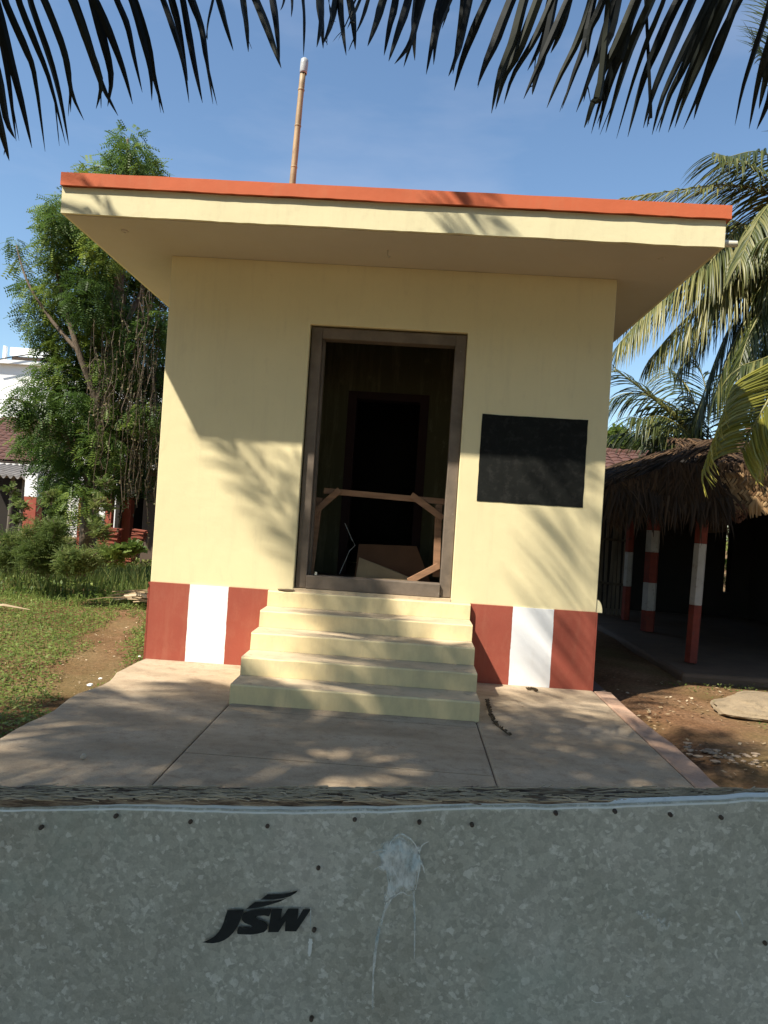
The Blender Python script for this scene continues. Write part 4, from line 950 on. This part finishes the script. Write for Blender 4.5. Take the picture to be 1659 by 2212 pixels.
bush('creeper', [(25, 1060, 9), (48, 1095, 10), (108, 1075, 14), (40, 1120, 12), (120, 1110, 14), (30, 1085, 7)], 12.0, 'green creeper twining round the posts under the grey awning', 330, .09, lf=(.032, .022))
bush('weed_clump', [(225, 1415, 16), (245, 1420, 14), (210, 1428, 12), (236, 1404, 10)], 8.6-.75, 'low weed clump on the bare soil just left of the apron', 200, .05, 'weed', lf=(.022, .012), leafn=4)

M['shade_red'] = plain('shaded_red_paint', (.19, .035, .022), .3, 5, .85, 20, .3, dirt=(.08, .04, .03))  # pole red darkened to paint in verandah shade, with dirt patches
M['shade_white'] = plain('shaded_whitewash', (.42, .40, .38), .15, 5, .85, 20, .3, dirt=(.22, .18, .15))  # pole white greyed for the same painted shade, with dirt patches
# ------------------------------------------------------------ right: thatched verandah house
hs = empty('thatched_house', (6.5, 3.5, -.05), 'low open fronted house with palm thatch over a dark verandah at the right', 'house')
MB().box(5.25, 12, 1.25, 9.5, -.2, -.015).build('verandah_floor', plain('verandah_earth', (.13, .085, .055), .2), hs, .04)
xg0, xg1, zg1 = on(1567, 1200, 1, 7.2)[0], on(1581, 1200, 1, 7.2)[0], on(1575, 1128, 1, 7.2)[2]
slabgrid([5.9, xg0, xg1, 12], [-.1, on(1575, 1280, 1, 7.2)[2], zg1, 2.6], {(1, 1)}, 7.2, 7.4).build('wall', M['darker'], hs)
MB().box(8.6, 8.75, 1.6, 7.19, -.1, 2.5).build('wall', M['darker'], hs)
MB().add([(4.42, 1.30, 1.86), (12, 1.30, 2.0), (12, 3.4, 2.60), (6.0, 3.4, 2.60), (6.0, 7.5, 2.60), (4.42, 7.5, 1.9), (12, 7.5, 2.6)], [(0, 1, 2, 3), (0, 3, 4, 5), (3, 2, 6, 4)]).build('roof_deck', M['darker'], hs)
# thatch strips over the front and left slopes
def thatch(n, org, ux, down, wlen, rows, rowstep, ll, mat, tint=(0, 1), lift=.03, wd=.03, hang=.35):
    V_, F_, T_ = [], [], []
    ux = unit(ux); down = unit(down); nn = unit(np.cross(ux, down)); 
    if nn[2] < 0: nn = -nn
    for k in range(n):
        r = random.randrange(rows); s = random.random()*wlen
        p = np.array(org)+ux*s-down*(rowstep*r*-1 if False else 0)+down*(rowstep*r)+nn*(lift*(1+random.random()*1.5))
        L_ = ll*random.uniform(.6, 1.3); d = unit(down+ux*random.gauss(0, .45)+nn*random.gauss(.05, .08)); path = [p]; L_ *= random.choice((.5, .8, 1, 1.1))
        for i in range(4): path.append(path[-1]+d*L_/4); d = unit(d+np.array([0, 0, -hang])*(.5 if r < rows-1 else 1.0))
        v, f = strip(path, np.array([.5, 1, .9, .6, .1])*wd*random.uniform(.6, 1.3), nn+rng.normal(0, .3, 3)); o_ = len(V_); V_ += v; F_ += [tuple(a_+o_ for a_ in q) for q in f]
        T_ += [random.uniform(*tint)]*len(v)
    return tag(mesh('thatch', np.array(V_), np.array(F_), mat, hs, tint=T_), kind='stuff')
thatch(3000, (5.6, 3.2, 2.62), (1, 0, 0.0), (0, -1.9, -.62), 3.6, 6, .27, .30, M['thatch'], hang=.16)
thatch(1600, (5.95, 1.4, 2.56), (0, 1, 0), (-1.55, 0, -.72), 5.2, 7, .25, .36, M['thatch'])
thatch(900, (5.6, 1.75, 2.3), (.9, 1.2, .25), (-.6, -.35, -.5), 1.6, 7, .16, .34, M['thatch'])
thatch(500, (4.42, 1.34, 1.95), (1, 0, 0.02), (-.1, -.35, -.6), 1.2, 2, .1, .45, M['thatch'], (0, .6))
# low skirt of the thatch: drooping front panel, the sunlit end woven
def weave(x0, x1, z0, z1, y, name, mat, tint):
    V_, F_, T_ = [], [], []
    nrow = 7; step = .034; h = (z1-z0)/nrow
    for r in range(nrow):
        zc = z0+h*(r+.5); n = int((x1-x0)/step)
        for i in range(n):
            x = x0+step*i+random.uniform(-.004, .004); s = 1 if r % 2 else -1
            a = np.array([x-s*.028, y-.07*(zc-z0)*-1-.012-.01*random.random(), zc-h*.62+random.gauss(0, .006)]); b = np.array([x+s*.028, y+.07*(zc-z0)+.004, zc+h*.62])
            v, f = strip([a, (a+b)/2+np.array([0, -.014, 0]), b], [.024, .028, .022], np.array([random.gauss(0, .2), -1, random.gauss(0, .2)])); o_ = len(V_); V_ += v; F_ += [tuple(q_+o_ for q_ in q) for q in f]; T_ += [random.uniform(*tint)]*len(v)
    for i in range(int((x1-x0)/.05)):
        x = x0+.05*i; a = np.array([x, y-.03, z0+.03]); b = np.array([x+.065, y-.045, z0-.035-random.random()*.015]); v, f = strip([a, (a+b)/2+np.array([0, -.015, 0]), b], [.02, .034, .016], np.array([0, -1, 0])); o_ = len(V_); V_ += v; F_ += [tuple(q_+o_ for q_ in q) for q in f]; T_ += [random.uniform(.5, 1)]*len(v)
    return tag(mesh(name, np.array(V_), np.array(F_), mat, hs, tint=T_), kind='stuff')
zA = on(1560, 1095, 1, 1.28)[2]; zB = on(1560, 1020, 1, 1.28)[2]
weave(on(1500, 1090, 1, 1.28)[0], 7.6, zA-.02, zB, 1.26, 'woven_thatch', M['weave'], (0, 1))
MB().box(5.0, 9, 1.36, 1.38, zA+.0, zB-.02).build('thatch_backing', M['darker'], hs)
xw = on(1535, 1090, 1, 1.28)[0]
thatch(1300, (4.36, 1.27, 1.88), (1, 0, 0.42), (0, -.05, -1), .78, 4, .07, .24, M['thatch'], (0, .6), wd=.022, hang=.1)
thatch(2600, (4.95, 1.25, 2.17), (1, 0, 0.03), (0, -.05, -1), xw-4.95, 6, .075, .24, M['thatch'], (0, .5), wd=.022, hang=.1)
thatch(260, (xw, 1.25, 2.20), (1, 0, 0.0), (0, -.15, -1), 2.4, 1, .06, .15, M['thatch'], (.3, 1), wd=.022, hang=.15)

# verandah poles
def pole_(px, pbase, ptop, wpx, y, bands, label, tilt=0):
    b = on(px, pbase, 1, y); w_ = wpx/FOC*(y-CAM[1]); t = empty('verandah_pole', (b[0], y, 0), label, 'pole')
    cuts = [2.3]+[on(px, q, 1, y)[2] for q in bands]+[.0]; x_ = b[0]
    for i in range(len(cuts)-1):
        mat = (M['shade_red'], M['shade_white'])[i % 2]
        MB().tube([(x_+tilt*cuts[i+1], y, cuts[i+1]+(.001 if i < len(cuts)-2 else 0)), (x_+tilt*cuts[i], y, cuts[i])], w_/2, 6).build('painted_section', mat, t, .004)
pole_(1492, 1430, 1080, 27, 1.85, (1173, 1306), 'nearest verandah pole, red with one broad white band', .02)
pole_(1398, 1360, 1140, 29, 4.3, (1145, 1192, 1258, 1318), 'thick shaded verandah pole with two white bands behind the nearest one', .0)
pole_(1350, 1340, 1140, 18, 5.5, (1192, 1266), 'thin shaded pole with a white band beside the bamboo screen', .0)
# bamboo screen
sc_ = empty('bamboo_screen', (5.4, 6.2, -.05), 'screen of split grey bamboo slats behind the right corner of the cream building', 'screen')
x = 4.95; k = 0
for k in range(15):
    xx = 4.98+k*.075+random.uniform(-.012, .012); t0, t1 = random.uniform(-.03, .03), random.uniform(1.75, 2.0); lean = random.uniform(-.04, .04)
    MB().bar((xx, 6.2+random.uniform(-.01, .01), -.08), (xx+lean, 6.2, t1), .05, .018, (0, 1, 0)).build('slat', M['slat'], sc_, .004)
for z in (.55, 1.3): MB().tube([(4.9, 6.17, z), (6.1, 6.17, z-.04)], .022, 6).build('crossbar', M['slat'], sc_, smooth=True)
# hanging dry things
def husk(px, py, s, label, n, mat, nm, cat, k_=.5):
    c = on(px, py, 1, 1.2); V_, F_, T_ = [], [], []
    for i in range(n):
        a = random.uniform(-1, 1); L_ = s*random.uniform(.6, 1.1); p0 = c+np.array([0, 0, 0]); d = np.array([a*k_, random.uniform(-.4, .4), -1.]); path = [p0, p0+d*L_*.5+np.array([a*.02, 0, 0]), p0+np.array([a*k_*.6, 0, -1])*L_]
        v, f = strip(path, np.array([.3, 1, .12])*s*.28, np.array([random.gauss(0, .5), -1, 0])); o_ = len(V_); V_ += v; F_ += [tuple(q_+o_ for q_ in q) for q in f]; T_ += [random.uniform(.3, 1)]*len(v)
    return tag(mesh(nm, np.array(V_), np.array(F_), mat, tint=T_), label, cat)
husk(1554, 1074, .17, 'orange dried husk hanging from the edge of the woven thatch, leftmost of three', 9, M['weave'], 'dried_husk', 'dried husk', .4)
husk(1635, 1076, .20, 'pale twisted dry leaves hanging from the woven thatch at the right edge', 12, M['weave'], 'dried_husk', 'dried husk', .6)
sb = MB(); c = on(1597, 1078, 1, 1.2)
for i in range(150):
    t = random.random(); a = random.uniform(0, 6.28); r = .085*math.sin(math.pi*(.15+.8*t)); p = c+np.array([math.cos(a)*r, math.sin(a)*r, -.05-.19*t]); s = .009
    sb.tube([p, p+np.array([random.gauss(0, .004), 0, -.016])], [s, s*.5], 5)
tag(sb.build('seed_cluster', plain('seed_brown', (.11, .045, .025))), 'dark knobbly bunch of dried seeds hanging from the thatch between the two husks', 'seed bunch')
# foliage glimpsed through the back of the house
bush('garden_bush', [(1575, 1180, 16), (1577, 1220, 16), (1573, 1255, 14), (1576, 1150, 12)], 17.2, 'sunlit green bush glimpsed through the gap in the dark house', 260, .12, 'grass', cat='bush')
# tiled roof of the house behind
rt = empty('tiled_outhouse', (5.4, 8, -.05), 'outhouse with an old dark red clay tile roof between the cream building and the thatch', 'outhouse')
ze = on(1330, 1058, 1, 7.6)[2]; zr = on(1330, 978, 1, 10.2)[2]
slv = (0, 2.6, zr-ze); Lr = math.hypot(2.6, zr-ze)
slope_slab('roof_deck', (4.2, 7.6, ze-.03), (1, 0, 0), slv, 4.2, Lr, .05, M['dark'], rt)
tiles(rt, (4.2, 7.6, ze), (1, 0, -.0), slv, 17, int(Lr/.25)+1)
MB().tube([(4.2, 10.2, zr+.01), (8.4, 10.2, zr+.01)], .07, 8).build('ridge_cap', M['tile'], rt, smooth=True)
MB().box(4.3, 8.3, 8.2, 8.35, -.1, ze-.02).build('wall', M['darker'], rt)
bush('garden_bush', [(1330, 950, 28), (1370, 965, 20), (1300, 960, 25), (1410, 972, 18)], 18.5, 'dark leafy tree showing just above the tiled outhouse roof', 900, .2, 'tree', lf=(.09, .05), cat='tree')

# ------------------------------------------------------------ right yard details
mnd = rock('concrete_lump', (5.75, .0, -.06), (.66, .48, .11), plain('weathered_lump', (.25, .19, .12), .25, 3, .95, 14, .9, .03, dirt=(.13, .10, .06)), 'low weathered concrete lump on the bare soil at the right edge', 'concrete lump', 4, sub=4)
MCH = plain('chip_stone', (.30, .225, .155), .35, 9, .95)
for i in range(46):
    px = random.uniform(1470, 1659); py = 1612+random.gauss(0, 9)+(px-1470)*.12; c = on(px, py, 2, -.07); s = random.uniform(.010, .03)
    rock('stone_chip', (c[0], c[1], gz(c[0], c[1])+.004), (s*random.uniform(.8, 1.6), s, s*.35), MCH, 'pale broken stone chip in the rubble line across the soil right of the apron', 'stone', i*3, 'stone chips in the rubble line', sub=1)
cover(900, (4.3, 7.5, -3.5, 1.2), 1.2, plain('fallen_leaf', (.22, .14, .08)) and M['dry'], 'leaf_litter', (.005, .02), (.02, .045), lambda x, y: noise.noise(Vector((x*2, y*2, 9))) > -.1, .3)
cover(1600, (4.5, 7.5, -3.2, 1.3), 1.0, M['weed'], 'weeds', (.0, .05), (.02, .035), lambda x, y: noise.noise(Vector((x*1.6, y*1.6, 2))) > .28 or (5.2 < x < 5.9 and -1.3 < y < -.4), .8)
cover(500, (-1.2, 0, -1, 3), 1.0, M['dry'], 'leaf_litter', (.005, .02), (.015, .03), lambda x, y: x < -.07, .3)
cover(70, (.1, 4.1, -3.3, -.1), .8, M['dry'], 'leaf_litter', (.094, .098), (.012, .03), lambda x, y: not (1.05 < x < 2.9 and y > -1.32), .1)
# plaster crumbs along the apron's left edge
for i, (px, py, s) in enumerate(((204, 1480, .022), (226, 1466, .014), (310, 1418, .012))):
    c = on(px-4, py, 2, -.02); rock('plaster_crumb', (c[0]-.02, c[1], -.02), (s, s*1.4, s*.5), M['whitewash'], 'crumb of white plaster along the left edge of the apron', 'plaster crumb', i, 'plaster crumbs by the apron edge', sub=2)

# ------------------------------------------------------------ the sheet metal gate in front
GY = CAM[1]+.90
gate = empty('sheet_metal_gate', (2.28, GY, 0), 'galvanised sheet metal gate with a black printed logo nailed to a rough weathered wooden beam', 'gate')
def ztop_(x):
    px = 829.5+(x-2.3)*FOC/.9
    return float(np.interp(px, [-100, 0, 250, 560, 840, 1000, 1160, 1280, 1480, 1620, 1700], [1.034, 1.036, 1.050, 1.0595, 1.0735, 1.084, 1.0905, 1.0975, 1.111, 1.121, 1.122]))+.0016*noise.noise(Vector((x*30, 0, 0)))
xs_ = np.linspace(1.30, 2.758, 240); rows = [(.0, 0)]
v = []; f = []
prof = [(-.80, 0, 0), (-.4, 0, 0), (-.2, 0, 0), (-.1, 0, 0), (-.05, 0, 0), (-.02, 0, 0), (-.0105, 0, 0), (-.0034, 0, 0), (-.002, .002, 0)]
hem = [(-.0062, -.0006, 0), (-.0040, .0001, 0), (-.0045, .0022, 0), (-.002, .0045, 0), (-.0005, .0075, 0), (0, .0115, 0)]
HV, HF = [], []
for x in xs_:
    zt_ = ztop_(x); r = .0025*noise.noise(Vector((x*14, 2, 0)))
    for dz, dy, _ in prof:
        b_ = .004*noise.noise(Vector((x*3, dz*4, 1)))
        v.append((x, GY+b_+dy*(1+r*40), zt_+dz))
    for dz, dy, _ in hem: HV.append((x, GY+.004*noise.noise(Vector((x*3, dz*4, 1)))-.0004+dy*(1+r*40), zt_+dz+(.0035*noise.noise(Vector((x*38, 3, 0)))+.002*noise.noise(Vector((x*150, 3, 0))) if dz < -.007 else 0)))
k = len(prof)
for i in range(len(xs_)-1):
    for j in range(k-1): f.append((i*k+j, (i+1)*k+j, (i+1)*k+j+1, i*k+j+1))
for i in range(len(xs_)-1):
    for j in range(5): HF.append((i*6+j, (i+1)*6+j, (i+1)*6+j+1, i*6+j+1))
mesh('folded_edge', HV, HF, plain('lip_highlight', (.93, .92, .87), .05, 30, .5, 40, .4, .002, dirt=(.60, .60, .57), dirt_lo=.58), gate, smooth=True)  # near-white colour paints the bright highlight along the bent top edge
sheet = mesh('metal_sheet', v, f, M['galv'], gate, smooth=True)
# beam behind, fibrous top
nb, mb_ = 420, 26; xb = np.linspace(1.25, 2.95, nb); v = []; f = []
for i, x in enumerate(xb):
    zt_ = (1.038+(x-1.81)*.0745)
    for j in range(mb_):
        t = j/(mb_-1); y = GY+.006+t*.046; h = .0032*noise.noise(Vector((x*16, t*26, 0)))+.0022*noise.noise(Vector((x*40, t*60, 3)))+(.002*noise.noise(Vector((x*3, 0, 8))))
        e = .003*noise.noise(Vector((x*22, 5, 1))) if j == mb_-1 else 0
        if 2.185 < x < 2.235 and t < .5: h -= .003
        v.append((x, y+e, zt_+h+.0025))
for i in range(nb-1):
    for j in range(mb_-1): f.append((i*mb_+j, (i+1)*mb_+j, (i+1)*mb_+j+1, i*mb_+j+1))
bm_ = MB().add(v, f)
o_ = len(bm_.v)
for i, x in enumerate(xb): bm_.v.append((x, GY+.006, .95)); bm_.v.append((x, GY+.052, .95))
for i in range(nb-1):
    a, b = o_+i*2, o_+(i+1)*2
    bm_.f += [(a, b, (i+1)*mb_, i*mb_), (b+1, a+1, i*mb_+mb_-1, (i+1)*mb_+mb_-1)]
bm_.build('beam', M['beam'], gate)
sp = MB()
for i in range(900):
    x = random.uniform(1.7, 2.85); t = random.random(); zt_ = (1.038+(x-1.81)*.0745); L_ = random.uniform(.012, .05)
    sp.bar((x, GY+.008+t*.045, zt_+random.uniform(.0, .003)), (x+L_*.7, GY+.008+t*.045+random.gauss(0, .003), zt_+random.uniform(.0005, .005)), .0011, .0011)
tag(sp.build('splinters', M['beam'], gate), kind='stuff')
sp = MB()
for i in range(1500):
    x = random.uniform(1.7, 2.88); t = random.random(); dens_ = noise.noise(Vector((x*5, t*2, 4)))+.45
    if dens_ < random.random()*.5: continue
    zt_ = (1.038+(x-1.81)*.0745); L_ = random.uniform(.008, .032)
    sp.bar((x, GY+.006+t*.046, zt_+.0025+random.uniform(0, .003)), (x+L_, GY+.006+t*.046+random.gauss(0, .0035), zt_+.0745*L_+.0025+random.uniform(0, .003)), .0013, .0009)
tag(sp.build('straw_fibres', plain('straw_fibre', (.56, .43, .28), .3, 30), gate), kind='stuff')
MB().box(2.768, 2.87, GY+.008, GY+.05, 0, 1.09).build('stile', M['darker'], gate)
MB().box(1.25, 1.33, GY+.054, GY+.09, -.05, 1.02).build('stile', M['darker'], gate)
MB().box(1.335, 2.75, GY+.054, GY+.09, .28, .34).build('rail', M['darker'], gate)
GF = GY-.0048
nails = [(86, 1790), (248, 1765), (410, 1777), (577, 1786), (766, 1772), (906, 1778), (1020, 1784), (1202, 1759), (1330, 1755), (1450, 1762), (1560, 1768), (687, 1877), (678, 2012), (672, 2205), (1655, 2040)]
for i, (px, py) in enumerate(nails):
    c = on(px, py, 1, GF); MB().tube([(c[0], GF+.006, c[2]), (c[0], GF+.001, c[2]), (c[0], GF-.0004, c[2])], [.0027, .0025, .0012], 10).build('nail', M['rust'], gate)
LAY = [0]
def printed(pts, name='logo_shape', y=GF, mat='print', sc=.2136, o=(389.8, 1878)):
    LAY[0] += 1; y = y-.0001*LAY[0]
    q = [on(o[0]+x*sc, o[1]+y_*sc, 1, y) for x, y_ in pts]; n = len(q)
    from mathutils.geometry import tessellate_polygon
    tri = tessellate_polygon([[Vector((x, -y_, 0)) for x, y_ in pts]])
    return mesh(name, q, [tuple(t) for t in tri], M[mat], gate)
def smooth_(pts, it=1):
    for _ in range(it):
        o = []
        for i in range(len(pts)):
            a, b = pts[i], pts[(i+1) % len(pts)]; o += [(a[0]*.88+b[0]*.12, a[1]*.88+b[1]*.12), (a[0]*.12+b[0]*.88, a[1]*.12+b[1]*.88)]
        pts = o
    return pts
printed([(475, 412), (640, 406), (628, 450), (612, 500), (588, 560), (560, 605), (530, 645), (490, 685), (440, 718), (390, 738), (330, 748), (270, 745), (220, 736), (262, 722), (310, 698), (350, 670), (385, 632), (412, 590), (435, 535), (455, 470)], 'letter_j')
printed(smooth_([(640, 440), (700, 414), (800, 403), (922, 398), (912, 440), (895, 478), (850, 466), (785, 470), (762, 485), (790, 505), (850, 528), (882, 560), (880, 600), (850, 632), (790, 650), (720, 660), (575, 656), (572, 625), (590, 572), (640, 592), (700, 592), (732, 577), (700, 561), (650, 545), (620, 510), (620, 470)]), 'letter_s')
printed([(925, 400), (1030, 396), (1012, 510), (1090, 396), (1195, 396), (1182, 505), (1240, 404), (1325, 400), (1270, 480), (1170, 628), (1055, 626), (1063, 520), (990, 635), (885, 636), (905, 500)], 'letter_w')
printed([(810, 306), (845, 278), (880, 250), (950, 256), (1040, 250), (1120, 232), (1185, 213), (1168, 238), (1110, 272), (1035, 294), (930, 306)], 'logo_swoosh')
printed([(662, 404), (705, 366), (755, 330), (840, 331), (940, 320), (1030, 301), (1085, 284), (1010, 325), (930, 350), (830, 379), (740, 394)], 'logo_swoosh')
def stain(pts, core, name='paint_splash'):
    q = [on(x, y_, 1, GF-.0004) for x, y_ in pts]; c = np.mean([on(x, y_, 1, GF-.0004) for x, y_ in core], axis=0)
    n = len(q); v = [c]+[c+(p-c)*.72 for p in q]+q; f = [(0, i+1, (i+1) % n+1) for i in range(n)]+[(i+1, n+i+1, n+(i+1) % n+1, (i+1) % n+1) for i in range(n)]
    mesh(name, v, f, M['splash'], gate, tint=[.22]+[.36]*n+[.02]*n)
stain([(862, 1800), (885, 1812), (900, 1825), (918, 1822), (912, 1838), (908, 1850), (918, 1862), (912, 1885), (904, 1888), (898, 1925), (884, 1936), (868, 1928), (850, 1940), (838, 1962), (828, 1960), (830, 1930), (838, 1905), (828, 1885), (808, 1878), (822, 1862), (804, 1842), (820, 1838), (824, 1818), (842, 1812)], [(868, 1860)])
def drip(pts, w_, name='paint_drip', tn=.26):
    path = resample([on(x, y_, 1, GF-.0005) for x, y_ in pts], 12); v, f = strip(path, np.linspace(w_, w_*.4, 12)*rng.uniform(.6, 1.3, 12), (0, -1, 0), 0); mesh(name, v, f, M['splash'], gate, tint=[tn]*len(v))
drip([(852, 1930), (836, 1955), (826, 1985), (818, 2010), (811, 2055), (806, 2110), (805, 2180)], .005); drip([(893, 1925), (895, 1960), (896, 2000), (895, 2075)], .0036); drip([(671, 1960), (671, 2020)], .0012)
for o_l in ([(862, 1802), (846, 1815), (838, 1838), (832, 1862), (836, 1890), (840, 1915), (832, 1945)], [(866, 1800), (890, 1815), (904, 1840), (907, 1868), (904, 1890), (898, 1922)], [(832, 1945), (850, 1938), (868, 1927), (884, 1935), (896, 1924)], [(904, 1846), (912, 1826), (926, 1818)], [(838, 1838), (820, 1836), (803, 1842)], [(836, 1875), (820, 1872), (806, 1880)], [(906, 1860), (914, 1872), (917, 1886)], [(850, 1830), (862, 1822), (880, 1828), (890, 1842)], [(846, 1870), (858, 1895), (870, 1915)]):
    drip(o_l, .0022, 'paint_streak', tn=.38)
drip([(671, 2028), (670, 2045), (668, 2066)], .0065, tn=.5)
drip([(1278, 2160), (1290, 2166), (1310, 2162)], .0012, tn=.5); drip([(1589, 1968), (1600, 1985), (1606, 2003)], .0022, tn=.36); drip([(1352, 2150), (1358, 2153), (1366, 2148)], .0012, tn=.4)
for (px, py) in ((1405, 1975), (1430, 1985), (1395, 1978), (1440, 1998), (855, 1840), (1385, 1968)):
    drip([(px-9, py), (px, py+7), (px+6, py-2)], .005, tn=.22)
